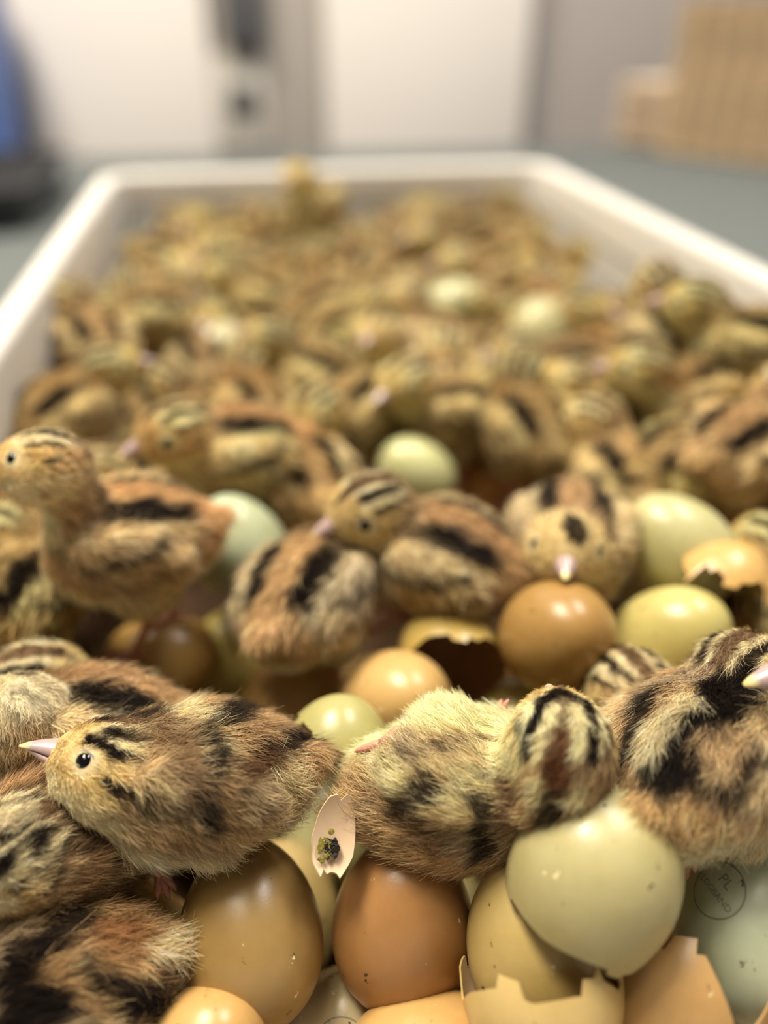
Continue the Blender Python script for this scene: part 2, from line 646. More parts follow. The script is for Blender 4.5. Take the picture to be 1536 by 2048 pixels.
def leg_mesh(hip, ankle, foot, fwd=(1, 0, 0), toe=12.0, n=7, curl=0.0):
    hip, ankle, foot = (np.array(q, float) for q in (hip, ankle, foot))
    fw = np.array(fwd, float); fw /= np.linalg.norm(fw)
    dn = foot - ankle; dn /= np.linalg.norm(dn)
    sd = np.cross(dn, fw); sd /= np.linalg.norm(sd)
    parts = [tube([hip, ankle, ankle * 0.5 + foot * 0.5, foot], [2.6, 1.9, 1.5, 1.6], n)]
    for ang, l in ((0, 1.1), (32, 0.9), (-32, 0.9), (180, 0.5)):
        d = fw * math.cos(math.radians(ang)) + sd * math.sin(math.radians(ang))
        pts = [foot - d * 0.3, foot + d * toe * l * 0.35 - dn * 0.8, foot + d * toe * l * 0.7 + dn * curl * 3, foot + d * toe * l * 0.92 + dn * (0.6 + curl * 6), foot + d * toe * l * 1.05 + dn * (1.2 + curl * 8)]
        parts.append(tube(pts, [1.25, 1.1, 0.95, 0.7, 0.12], n))
    return merge(parts)


def build_chick(name, C, vox=1.3, per_mm2=5.0, rad=0.075, lift=0.5, lscale=1.0, legs='sit', low=False, eyes=True, npts=4):
    hs = C.hs
    v, q = C.mesh(vox)
    body = mesh_obj(name, v, q, M_SKIN, cols=C.color(v) * 0.65)
    pos, rr, cc = C.hairs(v, q, per_mm2, rad, lift, lscale, npts)
    hair_obj('down', pos, rr, cc, body, M_DOWN)
    for up_, (bv, bf, bc) in zip((True, False), beak_meshes(low)):
        mesh_obj('upper_beak' if up_ else 'lower_beak', C.hc + (np.array((12.6, 0, -1.4)) * hs + bv * hs * 1.15) @ C.Rh.T, bf, M_BEAK, body, cols=bc)
    if eyes:
        ev, ef = uv_sphere(2.75 * hs, *((20, 12) if not low else (10, 6)))
        for sg in (1, -1):
            c = np.array((5.6, sg * 8.6, 1.6)) * hs
            e = mesh_obj('eye', C.hc + (ev + c) @ C.Rh.T, ef, M_EYE, body)
            if not low:
                # lid ring round the eye
                d = np.array((0.42, sg * 0.9, 0.10)); d /= np.linalg.norm(d)
                a = np.cross(d, (0, 0, 1.0)); a /= np.linalg.norm(a); b = np.cross(d, a)
                pts = [C.hc + C.Rh @ (c + d * 1.25 * hs + hs * 2.55 * (a * math.cos(t) * 1.12 + b * math.sin(t) * 0.95)) for t in np.linspace(0, 2 * math.pi, 25)]
                lv, lf = tube(pts, [0.42 * hs] * 25, 6)
                mesh_obj('eyelid', lv, lf, M_LID, e)
    if legs:
        sets = {'sit': [((-2, s * 9, -14), (-8, s * 10, -19), (6, s * 11, -20), (1, 0.1 * s, 0)) for s in (1, -1)],
                'stand': [((-2, s * 8, -18), (-7, s * 8.5, -27), (-1, s * 9, -43), (1, 0.15 * s, 0)) for s in (1, -1)],
                'stride': [((-1, 8, -18), (-3, 8.5, -28), (4, 9, -43), (1, 0.1, 0)), ((-4, -8, -18), (-12, -8.5, -26), (-9, -9, -42), (1, -0.1, 0))]}
        ls = sets[legs] if isinstance(legs, str) else legs
        for hip, ank, ft, fw, *tl in ls:
            lv, lf = leg_mesh(hip, ank, ft, fw, toe=tl[0] if tl else 12.0, n=6 if low else 9)
            mesh_obj('leg', lv, lf, M_LEG, body)
    return body


def place(o, R, loc, tint=None, size=1.0):
    o.matrix_world = mat4(R * size, loc)
    if tint is not None:
        o.color = (*tint, 1)
        for ch in o.children:
            if ch.name.startswith('down'):
                ch.color = (*tint, 1)
    return o


def copy_tree(o, parent=None):
    c = o.copy()
    COL.objects.link(c)
    c.parent = parent
    for ch in o.children:
        copy_tree(ch, c)
    return c


def cam_basis():
    return np.stack([RIGHT, FH, np.array((0, 0, 1.0))], 1)


def yawR(psi, pit=0, roll=0):
    """heading seen from the camera: 0 right, 90 away, 180 left, 270 towards it"""
    return cam_basis() @ eul(roll, pit, psi)


def axisR(axis, spin=0.0):
    z = np.asarray(axis, float); z = z / np.linalg.norm(z)
    ref = np.array((0, 0, 1.0)) if abs(z[2]) < 0.9 else np.array((0, 1.0, 0))
    x = np.cross(ref, z); x /= np.linalg.norm(x)
    R = np.stack([x, np.cross(z, x), z], 1)
    return R @ eul(0, 0, spin)


def cv(r, f, u):
    """a world direction from right, away, up amounts"""
    return RIGHT * r + FH * f + np.array((0, 0, 1.0)) * u


# ------------------------------------------------------------------ egg material
def egg_material(name='egg_shell', rough=0.29):
    mt, nt, b = new_mat(name)
    N = nt.nodes.new
    L = nt.links.new
    oi = N('ShaderNodeObjectInfo')
    tc = N('ShaderNodeTexCoord')
    add = N('ShaderNodeVectorMath'); add.operation = 'ADD'
    mul = N('ShaderNodeMath'); mul.operation = 'MULTIPLY'; mul.inputs[1].default_value = 3.0
    L(oi.outputs['Random'], mul.inputs[0])
    L(tc.outputs['Object'], add.inputs[0]); L(mul.outputs[0], add.inputs[1])

    def noise(scale, detail=3):
        n = N('ShaderNodeTexNoise'); n.inputs['Scale'].default_value = scale; n.inputs['Detail'].default_value = detail
        L(add.outputs[0], n.inputs['Vector'])
        return n.outputs['Fac']

    def ramp(src, a, bb):
        r = N('ShaderNodeMapRange'); r.inputs[1].default_value = a; r.inputs[2].default_value = bb
        L(src, r.inputs[0])
        return r.outputs[0]

    def mix(fac, A, B, mode='MIX'):
        mx = N('ShaderNodeMix'); mx.data_type = 'RGBA'; mx.blend_type = mode
        if isinstance(fac, float): mx.inputs[0].default_value = fac
        else: L(fac, mx.inputs[0])
        for k, X in ((6, A), (7, B)):
            if isinstance(X, tuple): mx.inputs[k].default_value = X
            else: L(X, mx.inputs[k])
        return mx.outputs[2]

    def spots(scale, thr, mask_scale, mask_thr):
        v = N('ShaderNodeTexVoronoi'); v.inputs['Scale'].default_value = scale
        w_ = N('ShaderNodeVectorMath'); w_.operation = 'ADD'
        nn = N('ShaderNodeTexNoise'); nn.inputs['Scale'].default_value = 900
        L(add.outputs[0], nn.inputs['Vector'])
        sc = N('ShaderNodeVectorMath'); sc.operation = 'SCALE'; sc.inputs['Scale'].default_value = 0.0035
        L(nn.outputs['Color'], sc.inputs[0])
        L(add.outputs[0], w_.inputs[0]); L(sc.outputs[0], w_.inputs[1])
        st = N('ShaderNodeVectorMath'); st.operation = 'MULTIPLY'; st.inputs[1].default_value = (1.0, 1.0, 0.45)
        L(w_.outputs[0], st.inputs[0]); L(st.outputs[0], v.inputs['Vector'])
        s1 = ramp(v.outputs['Distance'], thr, thr * 0.6)
        s2 = ramp(noise(mask_scale, 1), mask_thr, mask_thr + 0.03)
        mm = N('ShaderNodeMath'); mm.operation = 'MULTIPLY'
        L(s1, mm.inputs[0]); L(s2, mm.inputs[1])
        return mm.outputs[0]
    base = oi.outputs['Color']
    c = mix(ramp(noise(45, 4), 0.35, 0.75), base, mix(1.0, base, (0.80, 0.76, 0.62, 1), 'MULTIPLY'))
    c = mix(ramp(noise(420, 2), 0.45, 0.8), c, mix(1.0, c, (1.07, 1.05, 1.0, 1), 'MULTIPLY'))
    c = mix(spots(170, 0.11, 110, 0.47), c, rgba((70, 50, 22)))
    c = mix(spots(300, 0.12, 70, 0.56), c, rgba((80, 66, 20)))
    c = mix(spots(190, 0.10, 90, 0.52), c, rgba((240, 226, 180)))
    L(c, b.inputs['Base Color'])
    b.inputs['Specular IOR Level'].default_value = 0.5
    rr = N('ShaderNodeMapRange'); rr.inputs[3].default_value = rough - 0.05; rr.inputs[4].default_value = rough + 0.12
    L(noise(60, 2), rr.inputs[0]); L(rr.outputs[0], b.inputs['Roughness'])
    bp = N('ShaderNodeBump'); bp.inputs['Strength'].default_value = 0.10; bp.inputs['Distance'].default_value = 0.0002
    L(noise(1500, 2), bp.inputs['Height']); L(bp.outputs['Normal'], b.inputs['Normal'])
    return mt


M_EGG = egg_material()
M_MEMB = plain('shell_membrane', (226, 205, 178), 0.6, noise=0.12, nscale=160)
M_MEMB_D = plain('shell_membrane_brown', (158, 112, 70), 0.6, noise=0.25, nscale=120)
M_INK = plain('stamp_ink', (142, 142, 120), 0.5)
M_DRY = plain('dried_yolk', (34, 28, 16), 0.35, noise=0.4, nscale=700, bump=0.6)
M_DRY2 = plain('dried_membrane', (120, 110, 40), 0.4, noise=0.3, nscale=500)


def egg_pt(th, ph, D=36.0, Ln=45.0, s=1.0):
    """th 0 at the pointed end (+z), pi at the blunt end"""
    r = D / 2 * math.sin(th) * (1 - 0.11 * math.cos(th)) * s
    return (r * math.cos(ph), r * math.sin(ph), Ln / 2 * math.cos(th) * s)


def egg_vf(D=36.0, Ln=45.0, nu=40, nv=26):
    v = [egg_pt(0, 0, D, Ln)]
    for j in range(1, nv):
        for i in range(nu):
            v.append(egg_pt(math.pi * j / nv, 2 * math.pi * i / nu, D, Ln))
    v.append(egg_pt(math.pi, 0, D, Ln))
    f = []
    for i in range(nu):
        f.append((0, 1 + i, 1 + (i + 1) % nu))
        f.append((len(v) - 1, 1 + (nv - 2) * nu + (i + 1) % nu, 1 + (nv - 2) * nu + i))
    for j in range(nv - 2):
        for i in range(nu):
            a, b = 1 + j * nu + i, 1 + j * nu + (i + 1) % nu
            f.append((a, a + nu, b + nu, b))
    return v, f


_v, _f = egg_vf()
_proto_egg = mesh_obj('pheasant_egg', _v, _f, M_EGG)
EGG_MESH = _proto_egg.data
bpy.data.objects.remove(_proto_egg)


def egg(loc, axis, col, label=None, spin=0, D=36.0, group=None, name='pheasant_egg'):
    o = bpy.data.objects.new(name, EGG_MESH)
    COL.objects.link(o)
    s = D / 36.0
    o.matrix_world = mat4(axisR(axis, spin) * s, loc)
    o.color = rgba(col)
    tag(o, label, 'egg', group)
    return o


def jag_(keys, n, amp, seed):
    """a broken edge: angles (deg round the egg) -> latitude (deg), straight between keys, with small chips"""
    r = np.random.default_rng(seed)
    k = sorted(keys)
    xs = [a for a, _ in k]; ys = [b for _, b in k]
    xs = [xs[-1] - 360] + xs + [xs[0] + 360]; ys = [ys[-1]] + ys + [ys[0]]
    ph = np.linspace(0, 360, n, endpoint=False)
    base = np.interp(ph, xs, ys)
    j = np.interp(ph, np.linspace(0, 360, n // 3), r.normal(size=n // 3) * amp)
    return np.radians(base + j)


def jag(keys, n, amp, seed):
    r = np.random.default_rng(seed)
    base = np.degrees(jag_(keys, n, 0.0, seed))
    # chips: straight facets meeting at sharp corners, some of them stepped
    cuts = np.sort(r.choice(n, 17, replace=False))
    off = r.normal(size=17) * amp * 2.0
    ph = np.arange(n)
    j = np.interp(ph, np.concatenate([[cuts[-1] - n], cuts, [cuts[0] + n]]), np.concatenate([[off[-1]], off, [off[0]]]))
    st = np.zeros(n)
    for c0 in cuts[::3]:
        st[(ph >= c0) & (ph < c0 + n // 22)] += amp * 2.2
    return np.radians(base + j + st)


def shell(loc, axis, col, keys, label, spin=0, D=36.0, blunt=False, amp=2.0, seed=1, memb=None, n=132, m=20, name='broken_eggshell', group=None, cat='eggshell'):
    """part of an egg from one end up to a jagged edge; real thickness, membrane inside"""
    cut = jag(keys, n, amp, seed)
    s = D / 36.0

    def grid(sc):
        V = []
        for j in range(m + 1):
            for i in range(n):
                t = cut[i] * j / m
                V.append(egg_pt(math.pi - t if blunt else t, 2 * math.pi * i / n, 36, 45, sc * s))
        return V

    def faces(flip, o=0):
        Fc = []
        for j in range(m):
            for i in range(n):
                a, b = o + j * n + i, o + j * n + (i + 1) % n
                q = (a, a + n, b + n, b)
                Fc.append(q if (flip == blunt) else q[::-1])
        return Fc
    vo, vi = grid(1.0), grid(0.978)
    V = vo + vi
    Fc = faces(False) + faces(True, len(vo))
    e = m * n
    for i in range(n):
        a, b = e + i, e + (i + 1) % n
        q = (a, b, b + len(vo), a + len(vo))
        Fc.append(q)
    o = mesh_obj(name, V, Fc, M_EGG)
    o.data.set_sharp_from_angle(angle=0.7)
    o.matrix_world = mat4(axisR(axis, spin), loc)
    o.color = rgba(col)
    tag(o, label, cat, group)
    mesh_obj('membrane', grid(0.970), faces(True), memb or M_MEMB, o)
    return o


def fragment(loc, R, col, th, ph, D, label, seed=1, memb=None, name='eggshell_fragment', nu=26, nv=22, amp=0.06):
    """a loose piece of shell: a curved patch with broken edges, real thickness and a membrane lining; local +x is its outer face"""
    r = np.random.default_rng(seed)
    e = [np.interp(np.linspace(0, 1, 40), np.linspace(0, 1, 8), r.normal(size=8)) * amp for _ in range(4)]
    s = D / 36.0

    def pt(u, v, sc):
        k = lambda a, t: a[min(39, int(t * 39))]
        uu = (0 + k(e[0], v)) * (1 - u) + (1 + k(e[1], v)) * u
        vv = (0 + k(e[2], u)) * (1 - v) + (1 + k(e[3], u)) * v
        c = 0.18 * (1 - (2 * v - 1) ** 2)
        uu = uu + (0.5 - u) * 0.35 * (abs(2 * v - 1) ** 3)
        return egg_pt(math.radians(th[0] + (th[1] - th[0]) * vv), math.radians(ph[0] + (ph[1] - ph[0]) * uu), 36, 45, sc * s)

    def grid(sc):
        g = np.array([pt(i / nu, j / nv, sc) for j in range(nv + 1) for i in range(nu + 1)])
        return g

    def fc(flip, o=0):
        out = []
        for j in range(nv):
            for i in range(nu):
                a = o + j * (nu + 1) + i
                q = (a, a + nu + 1, a + nu + 2, a + 1)
                out.append(q[::-1] if flip else q)
        return out
    go, gi, gm = grid(1.0), grid(0.975), grid(0.966)
    ctr = go.mean(0)
    n_ = len(go)
    edge = [i for i in range(nu + 1)] + [j * (nu + 1) + nu for j in range(1, nv + 1)] + [nv * (nu + 1) + i for i in range(nu - 1, -1, -1)] + [j * (nu + 1) for j in range(nv - 1, 0, -1)]
    sides = [(edge[k], edge[(k + 1) % len(edge)], edge[(k + 1) % len(edge)] + n_, edge[k] + n_) for k in range(len(edge))]
    o = mesh_obj(name, np.concatenate([go, gi]) - ctr, fc(False) + fc(True, n_) + sides, M_EGG)
    o.data.set_sharp_from_angle(angle=0.8)
    o.matrix_world = mat4(R, loc)
    o.color = rgba(col)
    tag(o, label, 'eggshell')
    mesh_obj('membrane', gm - ctr, fc(True), memb or M_MEMB, o)
    o['_c'] = [float(x) for x in ctr]
    return o


def blot(parent, pts, mat, seed, thick=0.35, name='dried_yolk'):
    """lumpy dried smear through the given local points (mm): one continuous crust"""
    r = np.random.default_rng(seed)
    parts = []
    for (p, rad) in pts:
        v, f = uv_sphere(1.0, 9, 6)
        v = v * (1 + 0.35 * r.normal(size=(len(v), 1)) * 0.8) * np.array((thick, rad, rad * (0.7 + 0.6 * r.random())))
        parts.append((v + np.array(p), f))
    V, Fc = merge(parts)
    return mesh_obj(name, V, Fc, mat, parent, smooth=False)


def stamp(parent, text_rows, px_center_dir, rot, rad=7.2, ring=True, s=1.0):
    """ink stamp lying on an egg: a ring and lettering bent onto the shell; built in egg coordinates"""
    d = np.asarray(px_center_dir, float); d = d / np.linalg.norm(d)
    ref = np.array((0, 0, 1.0))
    a = np.cross(ref, d); a /= np.linalg.norm(a); b = np.cross(d, a)
    ca, sa = math.cos(math.radians(rot)), math.sin(math.radians(rot))
    a, b = a * ca + b * sa, -a * sa + b * ca

    def onto(u, v, lift):
        # march outwards from the axis until the egg surface is met
        base = a * u + b * v
        lo, hi = 0.0, 40.0
        for _ in range(30):
            md = (lo + hi) / 2
            p = base + d * md
            th = math.acos(max(-1, min(1, p[2] / 22.5)))
            rr_ = 18 * math.sin(th) * (1 - 0.11 * math.cos(th))
            inside = abs(p[2]) < 22.5 and math.hypot(p[0], p[1]) < rr_
            if inside: lo = md
            else: hi = md
        return base + d * (lo + lift)
    out = []
    if ring:
        V, Fc = [], []
        n = 72
        for i in range(n):
            t = 2 * math.pi * i / n
            for r_, l_ in ((rad - 0.16, 0.02), (rad - 0.1, 0.07), (rad + 0.1, 0.07), (rad + 0.16, 0.02)):
                V.append(onto(r_ * math.cos(t), r_ * math.sin(t), l_))
        for i in range(n):
            for k in range(3):
                a0, b0 = i * 4 + k, ((i + 1) % n) * 4 + k
                Fc.append((a0, b0, b0 + 1, a0 + 1))
        out.append(mesh_obj('stamp_ring', V, Fc, M_INK, parent))
    for txt, size, (ox, oy) in text_rows:
        cu = bpy.data.curves.new('lettering', 'FONT')
        cu.body = txt; cu.size = size; cu.align_x = 'CENTER'; cu.align_y = 'CENTER'; cu.resolution_u = 2
        to = bpy.data.objects.new('lettering', cu)
        COL.objects.link(to)
        bpy.context.view_layer.update()
        me = bpy.data.meshes.new_from_object(to.evaluated_get(bpy.context.evaluated_depsgraph_get()))
        bpy.data.objects.remove(to)
        bm = bmesh.new(); bm.from_mesh(me)
        bmesh.ops.subdivide_edges(bm, edges=[e for e in bm.edges if e.calc_length() > 0.5], cuts=2)
        bmesh.ops.triangulate(bm, faces=bm.faces[:])
        for v in bm.verts:
            v.co = Vector(onto(v.co.x + ox, v.co.y + oy, 0.07)) * MM
        bm.to_mesh(me); bm.free()
        me.materials.clear(); me.materials.append(M_INK)
        o = bpy.data.objects.new('stamp_lettering', me)
        COL.objects.link(o); o.parent = parent
        out.append(o)
    return out


# ------------------------------------------------------------------ the room behind
M_TABLE = plain('grey_table_top', (100, 105, 104), 0.7, noise=0.08, nscale=12, spec=0.15)
M_WALL = plain('grey_wall_paint', (176, 168, 164), 0.7, noise=0.04, nscale=4)
M_FLOOR = plain('concrete_floor', (110, 106, 100), 0.6, noise=0.15, nscale=5)
M_WHITE = plain('white_door_enamel', (240, 233, 228), 0.35)
M_POST = plain('grey_door_post', (172, 164, 158), 0.5)
M_DARK = plain('dark_grey_plastic', (84, 84, 88), 0.45)
M_CARD = plain('moulded_card', (222, 200, 168), 0.9, noise=0.12, nscale=60)
M_CARD2 = plain('moulded_card_pale', (232, 212, 188), 0.9, noise=0.12, nscale=60)
M_BLUE = plain('blue_plastic', (62, 108, 190), 0.4)
M_BLACK = plain('black_plastic', (40, 40, 44), 0.5)
M_TRAY = plain('white_tray_plastic', (212, 208, 202), 0.38, noise=0.02, nscale=30)
M_LINER = plain('soiled_paper_liner', (92, 66, 40), 0.9, noise=0.4, nscale=90, bump=0.6)

YB = on_plane(640, 303, 0)[1]            # back edge of the table
YW = YB + 420


def on_y(x, y, Y):
    r = FWD + RIGHT * (x - 768) / F_PX - UP * (y - 1024) / F_PX
    return CAM + r * (Y / r[1])


t = box('table', (-900, -250, -35), (2100, YB, 0), M_TABLE, bevel=4)
tag(t, 'wide grey table top carrying the white hatching tray', 'table')
for x in (-850, 2050):
    for y in (-200, YB - 50):
        box('leg', (x - 25, y - 25, -900), (x + 25, y + 25, -35), M_DARK, t)
fl = box('floor', (-3000, -1500, -920), (4500, YW + 150, -900), M_FLOOR); tag(fl, kind='structure')
wl = box('wall_back', (-3000, YW + 40, -900), (4500, YW + 140, 2300), M_WALL); tag(wl, kind='structure')

# white hatcher cabinet with two doors
xl0, xl1 = on_y(48, 150, YW)[0], on_y(425, 150, YW)[0]
xr0, xr1 = on_y(648, 150, YW)[0], on_y(1046, 150, YW)[0]
cab = bpy.data.objects.new('hatcher_cabinet', None); COL.objects.link(cab)
cab.location = (0, YW * MM, -0.9)
tag(cab, 'tall white two-door hatcher cabinet behind the grey table', 'cabinet')


def cpart(name, lo, hi, mat, parent, bevel=6):
    o = box(name, lo, hi, mat, None, bevel)
    o.parent = parent
    root = parent
    while root.parent: root = root.parent
    o.matrix_parent_inverse = Matrix.Translation(root.location).inverted() if parent is root else Matrix.Identity(4)
    return o


cpart('frame', (xl0 - 40, YW - 10, -900), (xr1 + 30, YW + 40, 1500), M_POST, cab)
d1 = cpart('door', (xl0, YW - 45, -780), (xl1, YW - 10, 1380), M_WHITE, cab, 10)
d2 = cpart('door', (xr0, YW - 45, -780), (xr1, YW - 10, 1380), M_WHITE, cab, 10)
pa, pb = on_y(452, 92, YW - 60), on_y(520, -60, YW - 60)
cpart('handle', (pa[0], YW - 75, pa[2]), (pb[0], YW - 10, pb[2] + 60), M_DARK, cab, 10)
pa, pb = on_y(462, 225, YW - 40), on_y(512, 170, YW - 40)
cpart('latch', (pa[0], YW - 50, pa[2]), (pb[0], YW - 10, pb[2]), M_DARK, cab, 6)
pa, pb = on_y(440, 300, YW - 30), on_y(530, 110, YW - 30)
cpart('lock_plate', (pa[0], YW - 30, pa[2]), (pb[0], YW - 10, pb[2]), plain('pale_lock_plate', (206, 200, 192), 0.4), cab, 4)


# stacks of card egg flats on the table
def flat_mesh(lx, ly, h, nx, ny):
    """moulded flat: rim, tapered cups below and pegs above"""
    parts = []
    parts.append(box_vf((-lx / 2, -ly / 2, 0), (lx / 2, ly / 2, 2.5)))
    for i in range(nx):
        for j in range(ny):
            cx, cy = -lx / 2 + lx * (i + 0.5) / nx, -ly / 2 + ly * (j + 0.5) / ny
            a, b = lx / nx * 0.46, lx / nx * 0.28
            v = [(cx + sx * r, cy + sy * r, z) for z, r in ((0, a), (-h, b)) for sx, sy in ((-1, -1), (1, -1), (1, 1), (-1, 1))]
            f = [(0, 1, 5, 4), (1, 2, 6, 5), (2, 3, 7, 6), (3, 0, 4, 7), (4, 5, 6, 7)]
            parts.append((v, f))
    return merge(parts)


A_, B_ = on_plane(1308, 308, 0), on_plane(1613, 348, 0)
dirx = (B_ - A_); dirx[2] = 0
Ls = np.linalg.norm(dirx); dirx /= Ls
Rst = np.stack([dirx, np.cross((0, 0, 1.0), dirx), np.array((0, 0, 1.0))], 1)
fv, ff = flat_mesh(300, 300, 9, 6, 6)
flat_me = mesh_obj('egg_flat', fv, ff, M_CARD, smooth=False)
fdata = flat_me.data
bpy.data.objects.remove(flat_me)
rs = np.random.default_rng(5)
ORD = 'lowest second third fourth fifth sixth seventh eighth ninth tenth eleventh twelfth thirteenth fourteenth fifteenth sixteenth seventeenth eighteenth nineteenth twentieth twenty-first twenty-second twenty-third twenty-fourth'.split()
hv, hf = flat_mesh(135, 300, 9, 3, 6)
half_o = mesh_obj('egg_flat', hv, hf, M_CARD2, smooth=False)
fdata2 = half_o.data
bpy.data.objects.remove(half_o)
for (org, hw, n_, dat, what, grp) in ((A_, 150, 24, fdata, 'tan card egg flat from the bottom in the tall stack', 'egg flats in the tall stack'),
                                      (on_plane(1212, 290, 0), 68, 11, fdata2, 'pale card egg flat from the bottom in the low stack', 'egg flats in the low stack')):
    for k in range(n_):
        o = bpy.data.objects.new('egg_flat', dat)
        COL.objects.link(o)
        c = org + Rst @ np.array((hw, 155 if hw > 100 else 170, 0)) + rs.normal(size=3) * np.array((2.0, 2.0, 0))
        c[2] = 9.3 + k * 11.8
        o.matrix_world = mat4(Rst @ eul(0, 0, rs.normal() * 0.8), c)
        tag(o, ORD[k] + ' ' + (what if k else what.replace(' from the bottom', '')), 'egg flat', grp)


def bin_obj(name, cx, cy, lx, ly, h, mat, label, cat):
    """open tapered storage bin with a rolled rim"""
    V, Fc = [], []
    prof = [(0.90, 0), (0.97, h * 0.55), (1.0, h * 0.93), (1.05, h * 0.94), (1.05, h), (0.98, h), (0.93, h * 0.5), (0.87, 6), ]
    n = 40
    for k, z in prof:
        for i in range(n):
            t_ = 2 * math.pi * i / n
            e = 0.25
            cx_, sy_ = math.cos(t_), math.sin(t_)
            V.append((cx + k * lx / 2 * math.copysign(abs(cx_) ** e, cx_), cy + k * ly / 2 * math.copysign(abs(sy_) ** e, sy_), z))
    for j in range(len(prof) - 1):
        for i in range(n):
            a, b = j * n + i, j * n + (i + 1) % n
            Fc.append((a, b, b + n, a + n))
    Fc.append(tuple(range(n))[::-1]); Fc.append(tuple((len(prof) - 1) * n + i for i in range(n)))
    o = mesh_obj(name, V, Fc, mat)
    o.data.set_sharp_from_angle(angle=0.6)
    tag(o, label, cat)
    return o


pb_ = on_plane(18, 318, 0)
bl = bin_obj('blue_bin', pb_[0] - 200, pb_[1] + 150, 400, 300, 330, M_BLUE, 'tall blue plastic bin at the left end of the table', 'bin')
pk = on_plane(78, 470, 0)
bk = bin_obj('black_crate', pk[0] - 160, pk[1] + 190, 300, 380, 60, M_BLACK, 'low black plastic crate on the table left of the tray', 'crate')

# ------------------------------------------------------------------ the hatching tray
RX0, RX1, RY0, RY1, RIMZ = -122.5, 284.5, -30.0, 787.0, 146.0
LIP = 15.0


def round_rect(x0, x1, y0, y1, r, k=8):
    pts = []
    for cx, cy, a0 in ((x1 - r, y1 - r, 0), (x0 + r, y1 - r, 90), (x0 + r, y0 + r, 180), (x1 - r, y0 + r, 270)):
        for i in range(k + 1):
            a = math.radians(a0 + 90 * i / k)
            pts.append((cx + r * math.cos(a), cy + r * math.sin(a)))
    return pts


def sweep(prof, closed=True):
    rings = []
    for o, z in prof:
        rings.append([(x, y, z) for x, y in round_rect(RX0 + LIP - o, RX1 - LIP + o, RY0 + LIP - o, RY1 - LIP + o, max(2.0, 16 + o))])
    n = len(rings[0])
    V = [p for r in rings for p in r]
    Fc = []
    m_ = len(rings)
    for j in range(m_ if closed else m_ - 1):
        for i in range(n):
            a, b = j * n + i, j * n + (i + 1) % n
            j2 = (j + 1) % m_
            Fc.append((a, b, j2 * n + (i + 1) % n, j2 * n + i))
    return V, Fc


tray = bpy.data.objects.new('hatching_tray', None); COL.objects.link(tray)
tag(tray, 'long white plastic hatching tray crowded with eggs and chicks', 'tray')
v, f = sweep([(0, 112), (0, RIMZ - 5), (1, RIMZ - 2), (4, RIMZ), (LIP - 2, RIMZ), (LIP, RIMZ - 2), (LIP, RIMZ - 12), (LIP - 3, RIMZ - 12), (LIP - 3, RIMZ - 5), (4, RIMZ - 5), (3.5, 112)])
rim = mesh_obj('rim', v, f, M_TRAY, tray); rim.data.set_sharp_from_angle(angle=0.7)
ix0, ix1, iy0, iy1 = RX0 + LIP, RX1 - LIP, RY0 + LIP, RY1 - LIP
box('side_wall', (ix0 - 3.5, iy0 + 4, 4), (ix0, iy1 - 4, 114), M_TRAY, tray)
box('side_wall', (ix1, iy0 + 4, 4), (ix1 + 3.5, iy1 - 4, 114), M_TRAY, tray)
box('front_wall', (ix0 + 4, iy0 - 3.5, 4), (ix1 - 4, iy0, 114), M_TRAY, tray)
box('tray_floor', (ix0 - 3, iy0 - 3, 0), (ix1 + 3, iy1 + 3, 5), M_TRAY, tray)
sv, sf = box_vf((-2.7, 0, 4), (2.7, 3.5, 114))
sl = mesh_obj('slat', sv, sf, M_TRAY, tray, smooth=False)
ns = 41
for i in range(ns):
    o = sl if i == 0 else sl.copy()
    if i: COL.objects.link(o); o.parent = tray
    o.location = ((ix0 + 4 + (ix1 - ix0 - 8) * i / (ns - 1)) * MM, iy1 * MM, 0)
ln = box('paper_liner', (ix0 + 2, iy0 + 2, 5), (ix1 - 2, iy1 - 2, 6.5), M_LINER)
tag(ln, 'soiled brown paper liner on the bottom of the white tray', 'liner')

# ------------------------------------------------------------------ eggs and shells one by one
OLIVE, BROWN, GREEN, MINT, TAN, SAND, PALE = (158, 128, 78), (166, 121, 74), (184, 175, 128), (192, 200, 174), (200, 160, 100), (194, 170, 116), (220, 212, 172)


def ez(wpx, D=36.0):
    return F_PX * D / wpx


egg(P(500, 1866, ez(288)), cv(-0.12, 0.80, 0.60), OLIVE, 'large olive brown egg directly under the main sitting chick, dark flecks on it', 40)
egg(P(806, 1842, ez(282)), cv(0.05, 0.42, 0.90), BROWN, 'glossy brown egg under the lying chick, in the middle of the bottom edge', 75)
e6 = egg(P(1508, 1846, ez(298)), cv(0.25, 0.62, 0.72), MINT, 'pale blue green egg with a round ink stamp at the right edge', 10)
e7 = egg(P(688, 2098, 212), cv(0.1, 0.3, 0.95), (204, 188, 148), 'pale beige egg with a PL ring stamp at the bottom edge', 0)
egg(P(858, 2150, 188), cv(0.9, 0.2, 0.3), TAN, 'yellowish tan egg cut off by the bottom edge below the brown egg', 120)
egg(P(258, 1910, ez(262)), cv(-0.3, 0.6, 0.7), (172, 142, 84), 'dull olive egg behind the fluffy rump of the bottom left chick', 60)
egg(P(672, 1640, ez(205)), cv(0.1, 0.75, 0.66), (186, 182, 136), 'grey green egg between the main chick and the lying chick', 30)
egg(P(792, 1412, ez(226)), cv(0.35, -0.5, 0.75), (198, 162, 104), 'round light tan egg behind the yellow belly of the lying chick', 15)
egg(P(1117, 1272, ez(229)), cv(0.1, -0.62, 0.70), (164, 128, 74), 'round golden brown egg in front of the chick facing the camera', 200)
egg(P(1356, 1098, ez(202)), cv(-0.62, 0.35, 0.62), (188, 184, 136), 'pale green egg right of the chick that faces the camera', 80)
